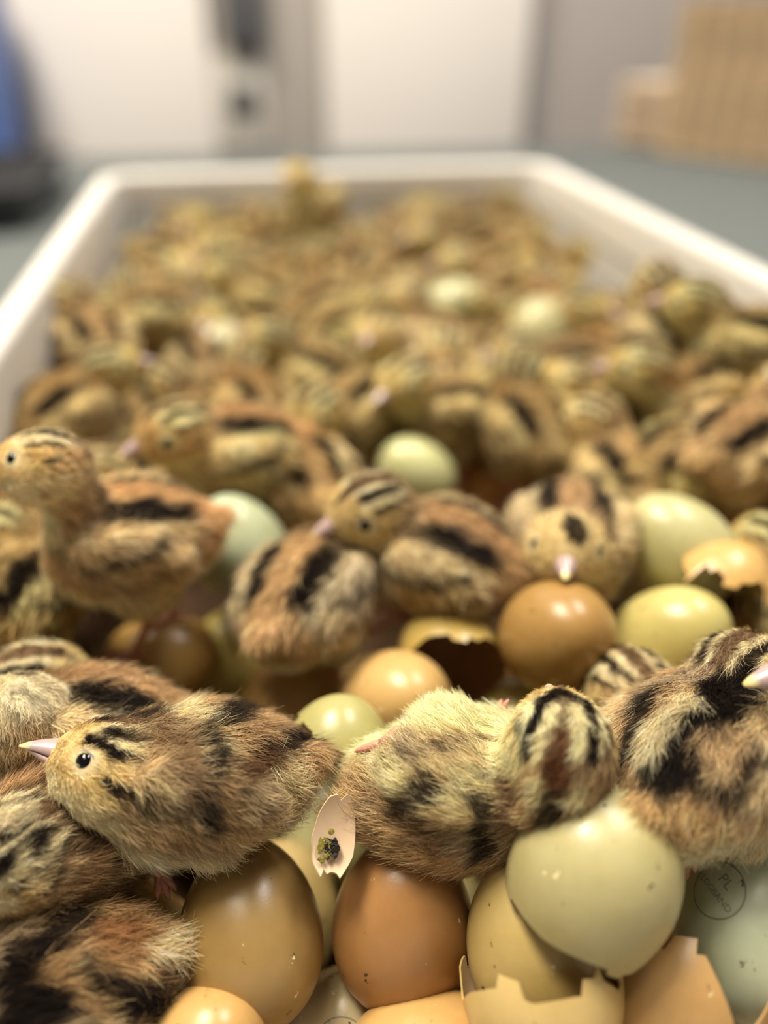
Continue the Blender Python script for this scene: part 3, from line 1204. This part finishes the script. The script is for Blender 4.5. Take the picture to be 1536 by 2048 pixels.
egg(P(584, 1412, ez(200)), cv(0.6, 0.4, 0.6), (186, 148, 88), 'tan egg left of the round light tan egg', 22)
egg(P(318, 1325, ez(192)), cv(0.8, 0.3, 0.3), (174, 138, 78), 'golden brown egg under the foot of the standing chick', 140)
egg(P(462, 1325, ez(180)), cv(0.1, 0.3, 0.9), (176, 160, 88), 'dim olive egg between the standing chick egg and the tan egg', 0)
egg(P(985, 965, 1600 * 36 / 140), cv(0.5, -0.4, 0.6), (206, 160, 100), 'blurred tan egg beside the pointed pale shell', 0)
egg(P(1460, 2130, ez(280)), cv(0.9, 0.1, 0.3), (220, 186, 122), 'sandy egg barely showing in the bottom right corner', 0)
egg(P(1020, 1452, ez(205)), cv(0.7, 0.2, 0.5), (196, 176, 104), 'olive tan egg behind the head of the lying chick', 0)

shell(P(1178, 1765, 182), cv(-0.34, -0.36, -0.86), GREEN,
      [(0, 112), (45, 108), (90, 113), (135, 108), (180, 106), (225, 110), (250, 104), (270, 111), (315, 108)],
      'large pale green broken shell cap propped under the chick head', spin=0, D=38.0, blunt=True, amp=1.6, seed=4)
shell(P(1082, 1890, 192), cv(-0.25, 0.45, 0.85), (196, 172, 112), [(0, 100), (60, 120), (120, 95), (200, 125), (260, 98), (310, 110)],
      'olive shell fragment wedged under the pale green cap', spin=40, amp=3, seed=9)
shell(P(1083, 1972, 183), cv(0.08, -0.78, -0.60), (212, 184, 122),
      [(0, 98), (40, 90), (80, 96), (110, 92), (135, 100), (160, 98), (185, 90), (205, 100), (240, 108), (270, 100), (300, 92), (330, 100)],
      'pale tan half shell with a jagged open top at the bottom edge', spin=0, D=37, amp=3.6, seed=12)
shell(P(1368, 1975, 186), cv(-0.50, -0.70, -0.48), (186, 148, 96),
      [(0, 95), (40, 84), (80, 96), (120, 108), (170, 92), (190, 112), (230, 88), (270, 100), (300, 112), (330, 96)],
      'brown jagged shell leaning against the stamped egg', spin=0, D=37, amp=4.0, seed=21)
shell(P(402, 2118, 184), cv(0.45, 0.10, 0.88), (196, 156, 98), [(0, 72), (60, 66), (120, 74), (180, 70), (240, 66), (300, 74)],
      'orange tan broken shell at the bottom edge left of the olive egg', spin=0, D=31, amp=3.5, seed=33)
shell(P(900, 1320, 268), cv(-0.15, 0.98, 0.10), (186, 160, 92), [(0, 104), (60, 100), (120, 106), (180, 102), (240, 108), (300, 100)],
      'hollow yellowish shell whose brown open end faces the camera', spin=0, amp=2.5, seed=41, memb=M_MEMB_D)
shell(P(1340, 1285, 262), cv(0.4, -0.3, 0.85), (192, 180, 114), [(0, 100), (50, 108), (100, 96), (150, 112), (200, 92), (260, 110), (310, 98)],
      'pale green broken shell below the pale green egg', spin=0, amp=3, seed=47)
shell(P(1425, 1205, 268), cv(0.55, 0.3, 0.8), (208, 168, 104), [(0, 60), (90, 66), (180, 58), (270, 70)],
      'small tan shell fragment between the pale green egg and right edge', spin=0, amp=3, seed=52)
shell(P(478, 1100, 300), cv(-0.3, 0.1, 0.9), (192, 202, 172), [(0, 95), (90, 105), (180, 90), (270, 110)],
      'blurred mint green shell behind the standing chick', spin=0, amp=3, seed=57)
shell(P(830, 955, 375), cv(-0.5, -0.2, 0.8), (210, 210, 156), [(0, 95), (60, 112), (120, 92), (180, 104), (240, 88), (300, 106)],
      'pointed pale yellow green shell behind the left-facing chick head', spin=0, amp=3, seed=61, memb=plain('pale_membrane', (228, 226, 180), 0.6))
# curled fragment with dried yolk
fr = fragment(P(668, 1668, 191), frame(cv(-0.30, 0.58, -0.75), cv(0.12, 0.80, 0.60)), (206, 180, 140), (52, 122), (-24, 24), 25.0,
              'pinkish curled shell fragment with black dried yolk between the two chicks', seed=66, amp=0.03, memb=plain('pink_membrane', (224, 194, 160), 0.6, noise=0.1, nscale=200))
rb = np.random.default_rng(8)
blot(fr, [((-0.9 + 0.2 * rb.random(), -1.2 + 3.0 * rb.random(), -1 - 4.5 * rb.random()), 0.35 + 0.5 * rb.random()) for _ in range(22)], M_DRY, 3)
blot(fr, [((-0.9, 0.6 + 2.5 * rb.random(), 0.5 - 6.5 * rb.random()), 0.5 + 0.5 * rb.random()) for _ in range(9)], M_DRY2, 5, thick=0.2, name='dried_membrane')
shell(P(668, 1535, 222), cv(0.2, 0.3, 0.9), (170, 164, 108), [(0, 52), (90, 60), (180, 50), (270, 58)],
      'small olive shell cap lying behind the grey green egg', spin=0, D=34, amp=2, seed=71)

stamp(e6, [('PL', 3.6, (0.2, 2.6)), ('LOGBAND', 2.2, (0.3, -1.0))], axisR(cv(0.25, 0.62, 0.72), 10).T @ (cv(-0.74, 0.02, 0.84)), -26, rad=6.4)
stamp(e7, [('PL', 3.4, (0.0, 1.6))], axisR(cv(0.1, 0.3, 0.95), 0).T @ (cv(0.0, -0.42, 0.9)), 0, rad=7.0)

# lower layer of eggs seen in the gaps
LOW = [(-70, 95), (-30, 100), (10, 92), (50, 88), (92, 84), (130, 90), (-88, 140), (-50, 142), (-8, 150), (34, 146), (76, 140), (118, 138), (160, 130),
       (-30, 190), (14, 195), (60, 184), (104, 182), (150, 176), (-80, 190), (190, 190), (40, 235), (84, 232), (130, 226), (-10, 245), (-60, 240), (175, 235), (215, 240),
       (172, 88), (214, 92), (250, 100), (200, 134), (242, 142), (232, 190), (252, 232), (185, 282), (228, 286), (-96, 96)]
cols = [OLIVE, BROWN, TAN, SAND, GREEN]
for i, (x, y) in enumerate(LOW):
    egg((x, y, 26), (rng.normal(), rng.normal(), 0.25 * rng.normal()), cols[i % 5], 'shaded egg of the lower layer glimpsed between the top eggs', rng.random() * 360, group='lower layer of eggs')

for i, (x, y) in enumerate(((196, 112), (234, 122), (222, 168), (240, 212), (204, 214), (236, 258))):
    egg((x, y, 58), (rng.normal(), rng.normal(), 0.3 * rng.normal()), cols[(i + 1) % 5], 'upper layer egg in the right part of the tray, beyond the stamped egg', rng.random() * 360, group='eggs beyond the stamped egg')

# ------------------------------------------------------------------ the chicks in focus
K_GREY = dict(tan=(196, 156, 104), grey=(176, 150, 118), cream=(236, 212, 160))


def RinV(R, v):
    return R.T @ np.asarray(v, float)


def head_rot(Rb, fw, up):
    """head rotation in body axes from world directions"""
    return Rb.T @ frame(fw, up)


def chick_at(label, R, loc, C, tint=(1, 1, 1), group=None, size=1.0, **kw):
    o = build_chick('pheasant_chick', C, **kw)
    place(o, R, loc, tint, size)
    tag(o, label, 'chick', group)
    return o


FINE = dict(vox=1.2, per_mm2=6.0, rad=0.075)
MID = dict(vox=1.6, per_mm2=2.6, rad=0.12)

# markings of five chicks: strokes over the body, in the chick's own millimetres
PAINT_A = [
    ([(7.3, -0.2, 17.8), (1.8, 8.8, 15.9), (-1.0, 12.2, 14.0)], 5.0, 'cream', 0.95),
    ([(-5.0, 2.3, 17.5), (-8.5, -19.0, 11.9), (-20.1, -11.8, 15.8)], 4.6, 'black', 0.95),
    ([(-19.6, 3.6, 11.1), (-24.0, -4.7, 9.1), (-28.1, -3.4, 8.5)], 3.6, 'black', 1.0),
    ([(-13.5, 9.4, 12.0), (-20.2, 3.6, 10.6)], 2.6, (60, 44, 32), 0.85),
    ([(-9.7, 17.1, 10.6), (-15.4, 11.2, 9.4)], 3.6, (92, 60, 36), 0.9),
    ([(-0.7, 9.7, 15.5), (-4.0, 19.1, 11.9), (-3.7, 21.5, 5.5), (-1.6, 20.9, -0.9)], 2.6, 'black', 0.95),
    ([(-6.4, 20.7, 8.7), (-7.1, 20.6, -1.5)], 3.0, 'tan', 0.7),
    ([(-8.7, 15.2, -11.2), (-13.3, 9.2, -13.7), (-16.0, 11.6, -9.8)], 2.0, 'brown', 0.8),
    ([(-21.4, 10.1, 5.2), (-23.6, 6.0, -7.9), (-17.1, 10.3, -14.7)], 5.0, 'cream', 0.6),
    ([(8.2, 15.3, -11.2), (-0.6, 17.7, -9.1), (-6.3, 15.7, -12.1)], 4.0, 'grey', 0.6),
    ([(20.9, 16.9, 8.4), (18.4, 17.5, 6.3)], 1.3, 'black', 1.0),
    ([(18.4, 17.5, 6.3), (13.8, 18.6, 5.3), (9.5, 19.9, 7.1)], 1.2, (50, 32, 18), 0.95),
    ([(9.6, 5.3, 16.9), (4.4, 13.0, 13.4), (1.7, 20.8, 9.3)], 4.0, 'brown', 0.75),
    ([(25.7, 10.5, 16.4), (21.4, 12.4, 14.9), (17.9, 13.5, 12.9)], 1.5, 'black', 1.0),
    ([(26.6, 0.4, 18.5), (19.8, -2.8, 17.5), (13.0, 0.1, 17.6)], 2.2, (50, 36, 28), 0.9),
]
PAINT_B = [
    ([(-13.2, 13.6, 8.0), (-10.7, 22.3, 3.8)], 2.6, (70, 58, 46), 0.85),
    ([(-8.4, 23.0, 1.8), (-6.3, 22.8, 5.1)], 2.4, (60, 46, 34), 0.85),
    ([(-7.5, 15.2, 9.4), (-3.3, 10.8, 14.5)], 2.6, 'brown', 0.85),
    ([(3.2, 22.7, 6.4), (6.8, 15.6, 11.0), (6.7, 10.3, 14.7)], 2.8, 'black', 0.9),
    ([(-1.8, 23.1, 5.3), (1.9, 23.2, 1.1)], 3.0, 'cream', 0.7),
    ([(-15.1, 21.5, 0.3), (-19.2, 13.6, -3.5)], 5.0, 'cream', 0.7),
    ([(-24.0, 9.5, -2.0), (-24.1, 8.5, 3.6)], 5.0, 'tan', 0.8),
    ([(13.8, 31.4, 7.0), (15.0, 35.7, 3.6)], 2.6, 'cream', 0.9),
    ([(13.1, 24.9, 10.2), (12.5, 30.1, 6.8)], 2.4, 'tan', 0.9),
    ([(17.5, 34.5, 6.6), (17.8, 28.8, 10.8)], 2.4, 'black', 0.9),
    ([(21.2, 35.0, 6.7), (22.7, 36.5, 5.0)], 2.2, 'cream', 0.8),
    ([(17.9, 38.7, 1.2), (18.3, 37.2, 4.0)], 3.0, (110, 70, 40), 0.8),
    ([(9.0, 27.9, 2.1), (10.5, 21.4, 9.7)], 3.0, 'brown', 0.8),
    ([(-5.5, 16.7, -15.6), (-16.0, 7.8, -16.8), (2.0, 15.9, -15.6)], 6.0, 'belly', 1.0),
    ([(18.4, 39.8, -4.9), (17.6, 38.1, 2.1)], 3.0, (104, 64, 36), 0.9),
    ([(12.4, 36.0, -2.7), (14.0, 36.3, -9.0), (18.2, 34.6, -14.8)], 1.5, 'black', 1.0),
    ([(25.7, 38.7, -0.7), (26.4, 38.4, -7.1), (25.5, 36.0, -12.7)], 1.5, 'black', 1.0),
    ([(20.1, 34.2, -15.6), (23.0, 34.3, -15.5)], 2.4, 'black', 0.95),
    ([(14.7, 38.0, -2.2), (15.7, 38.2, -7.4), (18.2, 37.5, -11.4)], 1.4, 'cream', 0.95),
    ([(22.5, 39.8, -1.6), (22.9, 39.6, -6.9), (22.5, 38.1, -11.1)], 1.4, 'cream', 0.95),
]
PAINT_C = [
    ([(-20.7, -2.4, 10.6), (-12.2, -6.3, 14.2), (-4.5, -9.5, 15.2), (8.4, -10.9, 14.9)], 6.760000000000001, 'black', 1.0),
    ([(-16.6, 6.7, 11.7), (-9.6, 5.3, 15.7), (1.2, 5.6, 17.3)], 3.12, 'black', 0.95),
    ([(-17.5, 1.4, 12.7), (-10.0, -0.1, 16.3), (-2.5, -3.5, 17.6)], 3.2, 'cream', 0.8),
    ([(-17.3, -12.9, 6.2), (-14.6, -16.6, 7.5)], 3.9000000000000004, 'black', 0.95),
    ([(-13.2, -17.4, 8.5), (-9.8, -18.3, 10.3)], 2.2, (60, 44, 30), 0.9),
    ([(-25.0, -4.9, 6.9), (-22.8, -5.5, 8.0)], 3.0, (90, 52, 28), 0.7),
    ([(-28.1, -1.7, 7.1), (-23.9, -9.6, 0.8)], 6.0, 'orange', 0.8),
    ([(-6.6, 17.0, 11.8), (-13.9, 15.2, 7.9), (-19.4, 13.1, 3.4)], 4.0, 'belly', 0.9),
    ([(-23.2, -7.4, -7.4), (-17.0, -11.2, -9.7)], 5.0, 'cream', 0.7),
    ([(-11.5, -11.1, 11.8), (-6.9, -14.0, 11.9), (-13.7, -12.4, 9.5)], 4.0, 'tan', 0.7),
    ([(-22.6, -2.3, 9.3), (-20.0, -4.4, 10.5)], 4.0, 'black', 1.0),
]
PAINT_D = [
    ([(15.1, 11.6, 21.8), (12.1, 11.6, 22.3), (9.0, 10.4, 22.5)], 1.8, 'black', 0.95),
    ([(10.3, 3.5, 22.1), (8.9, 8.1, 22.8), (11.3, 8.5, 22.9)], 3.0, 'cream', 0.5),
    ([(9.4, 15.1, 20.4), (10.8, 16.7, 19.0)], 2.0, 'black', 0.95),
    ([(17.8, 15.6, 18.0), (15.3, 15.8, 19.1)], 2.0, (40, 30, 26), 0.95),
    ([(17.9, 17.1, 16.0), (14.1, 17.4, 17.8), (12.8, 15.6, 19.9)], 1.6, 'cream', 0.5),
    ([(14.1, 19.6, 13.6), (9.8, 19.1, 15.8), (5.0, 15.8, 18.5)], 1.6, 'cream', 0.5),
    ([(13.3, 20.8, 10.1), (8.5, 20.2, 13.7), (4.4, 16.9, 17.0)], 1.0, 'black', 0.7),
    ([(-0.1, 6.5, 18.8), (-1.0, 13.6, 15.6), (-0.0, 20.1, 11.9)], 3.4, (70, 44, 24), 0.8),
    ([(2.3, 21.4, 8.1), (6.8, 21.4, 5.1), (11.3, 21.2, 6.0)], 4.0, 'tan', 0.8),
]
PAINT_E = [
    ([(1.4, 8.5, 16.1), (-2.9, 13.3, 13.2), (-0.3, 15.8, 13.0)], 8.0, 'black', 1.0),
    ([(-3.7, 8.1, 16.0), (-10.4, 12.5, 11.3), (-17.3, 14.1, 5.2), (-24.2, 8.4, -8.5)], 2.4, 'tan', 0.95),
    ([(-15.9, 11.3, 9.0), (-20.2, 11.1, 5.4), (-23.3, 10.4, 0.6)], 4.0, 'black', 1.0),
    ([(-11.4, 9.0, 13.3), (-14.1, 10.4, 10.9)], 3.0, 'black', 0.9),
    ([(-2.9, 1.3, 17.9), (-5.4, -1.5, 17.5), (-8.5, -1.9, 16.7)], 4.2, 'black', 0.95),
    ([(-13.8, 0.8, 14.7), (-19.6, 1.2, 11.4)], 4.0, (150, 100, 54), 0.7),
    ([(-25.5, 1.6, 8.0), (-29.6, 2.4, 5.9), (-28.2, 4.6, 4.2)], 4.0, 'cream', 0.8),
    ([(-23.3, 7.2, 6.3), (-27.2, 5.0, 0.1)], 3.0, 'brown', 0.8),
]
# the sitting chick facing left
R = yawR(186, 2, 24)
chick_at('fluffy striped chick sitting on the large olive egg, pale beak pointing left', R, P(408, 1552, 200),
         Chick(head=tuple(RinV(R, cv(-22.0, -4, 8.2))), hrot=head_rot(R, cv(-0.90, 0.06, 0.42), cv(0.3, 0.62, 0.75)), seed=1, pal=K_GREY, thigh=0.7, markings=False, paint=PAINT_A),
         legs=[((0, -5, -9), (-4, -6, -13), (3, -6, -14), (1, 0, 0)), ((14, -2, -9), (14, 1, -19), (12, 3, -26), (-0.3, 0.5, -0.3), 5)], lscale=1.1, size=0.95, **FINE)

# the chick lying on its side, belly turned away, crown towards the camera
R = frame(cv(0.98, 0.05, -0.02), cv(0.0, -0.80, -0.45))
LB = P(908, 1585, 203)
chick_at('chick lying on its side with yellow belly up and striped crown to the camera', R, LB,
         Chick(head=tuple(RinV(R, P(1120, 1475, 182) - LB)), hrot=head_rot(R, cv(0.05, 0.99, -0.02), cv(0, 0.0, 1)), seed=2, headscale=0.86,
               pal=dict(belly=(240, 232, 172), cream=(238, 220, 164)), wing=(3, 0), wingout=(2, 0), markings=False, paint=PAINT_B,
               extra=[('neck', RinV(R, P(1108, 1565, 182) - LB), (9.5, 9.5, 9.5))]),
         legs=[(RinV(R, P(825, 1500, 204) - LB), RinV(R, P(792, 1466, 195) - LB), RinV(R, P(765, 1490, 197) - LB), RinV(R, cv(-0.6, -0.2, -0.6)), 7), (RinV(R, P(960, 1480, 212) - LB), RinV(R, P(985, 1458, 208) - LB), RinV(R, P(1000, 1442, 208) - LB), RinV(R, cv(0.2, 0.2, 1)), 5)], **FINE)

# the rust and black chick seen from behind at the right edge
R = yawR(50, -6, -28)
LC = P(1395, 1510, 195)
chick_at('rusty chick with bold black back stripes seen from behind at the right', R, LC,
         Chick(head=(22, -6, 10), hrot=(10, -5, -12), seed=3, pal=dict(tan=(214, 174, 122), orange=(224, 180, 116), rust=(208, 170, 108)), markings=False, paint=PAINT_C), lscale=1.1, legs=[((-12, -8, -10), RinV(R, P(1385, 1660, 199) - LC), RinV(R, P(1366, 1704, 193) - LC), RinV(R, cv(0.2, -0.6, -0.8)), 5), ((2, 8, -12), (-4, 9, -16), (6, 9, -17), (1, 0, 0))], **FINE)

# dozing chick on the left
R = yawR(222, -4, 0)
LD = P(140, 1650, 204)
chick_at('reddish brown dozing chick at the left edge below the main chick', R, LD,
         Chick(head=tuple(RinV(R, P(35, 1705, 186) - LD)), hrot=head_rot(R, cv(-0.80, -0.5, -0.35), cv(-0.1, -0.25, 0.95)), seed=9, markings=False, paint=PAINT_D,
               pal=dict(tan=(190, 146, 96), brown=(120, 84, 50), grey=(176, 138, 96), belly=(196, 156, 106), buff=(210, 170, 104))), eyes=False, **FINE)

# bottom left rump
R = yawR(192, -6, 10)
chick_at('dark striped chick in the bottom left corner with its fluffy rump right', R, P(95, 1985, 184),
         Chick(head=(30, 0, 8), seed=10, markings=False, paint=PAINT_E, pal=dict(tan=(196, 152, 94))), lscale=1.25, **FINE)

# half hidden chick behind it
R = yawR(150, 0, 0)
chick_at('dark crowned chick half hidden behind the rusty striped chick', R, P(1370, 1500, 228),
         Chick(head=(20, -6, 10), hrot=(0, -20, -40), seed=4, pal=K_GREY), **MID)

# beak poking in from the right edge
R = yawR(185, 0, 0)
chick_at('chick beyond the right edge with only its pale beak poking in', R, P(1822, 1400, 190),
         Chick(head=(24, 2, 15), hrot=(0, 0, 5), seed=5), **MID)

# left edge: head raised, pale throat
R = yawR(120, 20, 0)
LE = P(-50, 1545, 214)
chick_at('white cheeked chick cut off by the left edge above the dozing chick', R, LE,
         Chick(head=tuple(RinV(R, P(58, 1428, 209) - LE)), hrot=head_rot(R, cv(-0.84, 0.42, 0.22), cv(0.1, 0.45, 0.9)), seed=6, headscale=0.86, headmark=0.5,
               pal=dict(buff=(226, 202, 154), cream=(236, 220, 184), belly=(236, 220, 186))), **FINE)

# behind the main chick: back with a cream stripe
R = yawR(182, 0, 25)
chick_at('chick with long cream and black back stripes behind the main chick head', R, P(190, 1470, 222),
         Chick(head=(27, -4, 4), hrot=(0, -10, 0), seed=7, stripe=1.2), **MID)

# striped head peering right below the standing chick
R = yawR(20, 0, 0)
chick_at('striped chick head peering right beneath the standing chick', R, P(-75, 1450, 236),
         Chick(head=(24, -2, 12), hrot=(0, -5, -10), seed=8, pal=dict(buff=(216, 186, 120))), **MID)

# the standing chick
R = yawR(192, 2, 0)
chick_at('chick standing tall on an egg at the left, facing left', R, P(262, 1075, 262),
         Chick(thigh=1.25, headscale=0.92, neckr=(11.0, 7.6), head=(21, 4, 31), hrot=head_rot(R, cv(-1, -0.2, -0.08), cv(0, 0.55, 0.85)), seed=11, stripe=1.0, pal=dict(tan=(206, 168, 116), rust=(200, 156, 100), belly=(240, 226, 180))), legs='stride', tint=(1.15, 1.12, 1.1), **MID)

# striped back, middle
R = yawR(68, 0, -10)
chick_at('sprawled chick with two black back stripes in the middle, seen from behind', R, P(618, 1190, 266),
         Chick(head=(26, -6, 2), hrot=(0, -20, -20), seed=12, stripe=1.1, pal=dict(rust=(208, 164, 108), cream=(224, 210, 178))), **MID)

R = yawR(158, 4, 0)
chick_at('chick facing left with its striped back sloping right, behind the hollow shell', R, P(885, 1115, 275),
         Chick(head=(26, 6, 16), hrot=(0, -12, 50), seed=13, stripe=1.15), **MID)

R = yawR(262, 0, 0)
chick_at('pale faced chick looking at the camera over the golden brown egg', R, P(1140, 1078, 285),
         Chick(head=(22, -4, 11), hrot=(0, 14, -4), seed=14, headmark=0.2, paint=[([(24, -3, 23), (30, -2, 21)], 3.4, 'black', 0.95)], pal=dict(buff=(226, 190, 120), belly=(240, 224, 180))), **MID)

R = yawR(205, 4, 0)
chick_at('cream breasted chick in the second row facing left', R, P(470, 905, 315),
         Chick(head=(24, 4, 14), hrot=(0, -10, 10), seed=15, pal=dict(buff=(204, 162, 96), cream=(238, 220, 160), grey=(228, 214, 170))), tint=(1.15, 1.15, 1.1), **MID)

# ------------------------------------------------------------------ the crowd behind
protos = []
r_ = np.random.default_rng(21)
for k in range(7):
    hd = [(27, 0, 17), (25, 5, 19), (26, -6, 16), (28, 3, 10), (24, -3, 24), (22, 8, 14), (27, 0, 6)][k]
    hr = [(0, 0, 0), (0, -8, 30), (0, 4, -40), (0, -15, 10), (0, 5, 0), (0, -20, 60), (0, -25, -15)][k]
    pal = [dict(), K_GREY, dict(tan=(204, 150, 88)), dict(belly=(238, 226, 170), cream=(236, 220, 160)), dict(), dict(tan=(190, 140, 84)), K_GREY][k]
    protos.append(build_chick('pheasant_chick', Chick(head=hd, hrot=hr, seed=30 + k, pal=dict(dict(rust=(178, 142, 94), orange=(200, 166, 114)), **pal), stripe=1 + 0.05 * (k % 4)), vox=2.2, per_mm2=0.9, rad=0.22, legs='stand', low=True, npts=3))
used = [False] * len(protos)
manual = [(632, 408, 650, 4, 250, 'chick whose head rises above the back rim of the tray'), (1380, 930, 330, 3, 20, 'dark rusty chick behind the pale green egg'),
          (1330, 690, 400, 4, 100, 'upright chick against the right wall of the tray'), (1500, 700, 360, 0, 150, 'dark chick at the right edge under the tray rim'),
          (1390, 800, 360, 2, 200, 'tan chick below the upright chick by the right wall'), (1480, 900, 320, 1, 30, 'cream striped chick at the right edge beside the dark rusty chick'),
          (1600, 1040, 330, 6, 20, 'blurred chick at the right edge level with the pale green egg'), (1640, 1230, 262, 3, 100, 'rust striped chick at the right edge above the beak'),
          (300, 640, 480, 3, 200, 'round tan chick in the crowd near the left wall'), (190, 690, 440, 1, 120, 'dark sided chick pressed to the left wall of the tray'),
          (130, 830, 370, 2, 60, 'brown chick right behind the head of the standing chick'), (30, 1200, 270, 5, 80, 'shaded chick beneath the breast of the standing chick'),
          (700, 830, 380, 0, 240, 'chick behind the pointed pale shell, turned to the camera'), (890, 830, 390, 1, 200, 'chick above the blurred tan egg'),
          (1060, 860, 370, 2, 110, 'large brown chick behind the chick that looks at the camera'), (1250, 850, 380, 6, 60, 'grey brown chick left of the tan chick by the right wall'),
          (600, 960, 330, 5, 120, 'dark rusty chick behind the sprawled chick'), (100, 1010, 320, 6, 60, 'pale chick hidden behind the standing chick neck'),
          (1250, 960, 340, 1, 100, 'chick directly above left of the pale green egg')]
for px, py, zz, ax_, c_, w_ in ((900, 618, 101, (0.6, -0.2, 0.6), (184, 182, 140), 'pale green shell high in the middle of the blurred crowd'),
                                (1072, 668, 98, (0.2, 0.3, 0.9), (184, 178, 132), 'pale yellow shell right of centre in the blurred crowd'),
                                (432, 712, 92, (0.4, 0.4, 0.7), (184, 176, 136), 'pale shell in the crowd above the cream breasted chick'),
                                (935, 862, 86, (0.1, 0.5, 0.9), (184, 174, 126), 'long pale shell among chicks above the blurred tan egg')):
    shell(on_plane(px, py, zz), ax_, c_, [(0, 95), (90, 108), (180, 90), (270, 104)], w_, amp=3, seed=px, n=66, m=12)
spots = []
for px, py, Z, k, ps, lb in manual:
    spots.append((P(px, py, Z), k, ps, lb))
for xyz, k, ps in (((236, 300, 82), 1, 140), ((212, 262, 96), 6, 60), ((240, 168, 100), 3, 200)):
    spots.append((np.array(xyz, float), k, ps, ['chick near the right wall, third from the front', 'chick near the right wall, second from the front', 'chick near the right wall, closest to the front'][len(spots) - len(manual)]))
tries = 0
while tries < 6000 and len(spots) < 125:
    tries += 1
    x, y = r_.uniform(ix0 + 29, ix1 - 29), r_.uniform(330, iy1 - 32)
    c = np.array((x, y, 74 + 10 * r_.random() + 26 * (y - 330) / 430))
    if y < 380 and -60 < x < 130: continue
    if all(np.hypot(*(c - s_[0])[:2]) > 35 for s_ in spots):
        spots.append((c, int(r_.integers(len(protos))), r_.uniform(0, 360), None))
for c, k, ps, lb in spots:
    o = protos[k] if not used[k] else copy_tree(protos[k])
    used[k] = True
    b_ = 0.85 + 0.3 * r_.random()
    place(o, yawR(ps, r_.normal() * 5, r_.normal() * 4), c, (b_, b_ * (0.98 + 0.07 * r_.random()), b_ * (0.82 + 0.16 * r_.random())))
    row = 'front of the crowd' if c[1] < 440 else 'middle of the crowd' if c[1] < 600 else 'rear of the crowd'
    sd = 'left' if c[0] < 20 else 'right' if c[0] > 150 else 'centre'
    if lb:
        if 'group' in o: del o['group']
        tag(o, lb, 'chick')
    else:
        tag(o, 'out of focus striped chick in the %s, %s of the tray' % (row, sd), 'chick', 'blurred chicks, %s %s' % (row, sd))
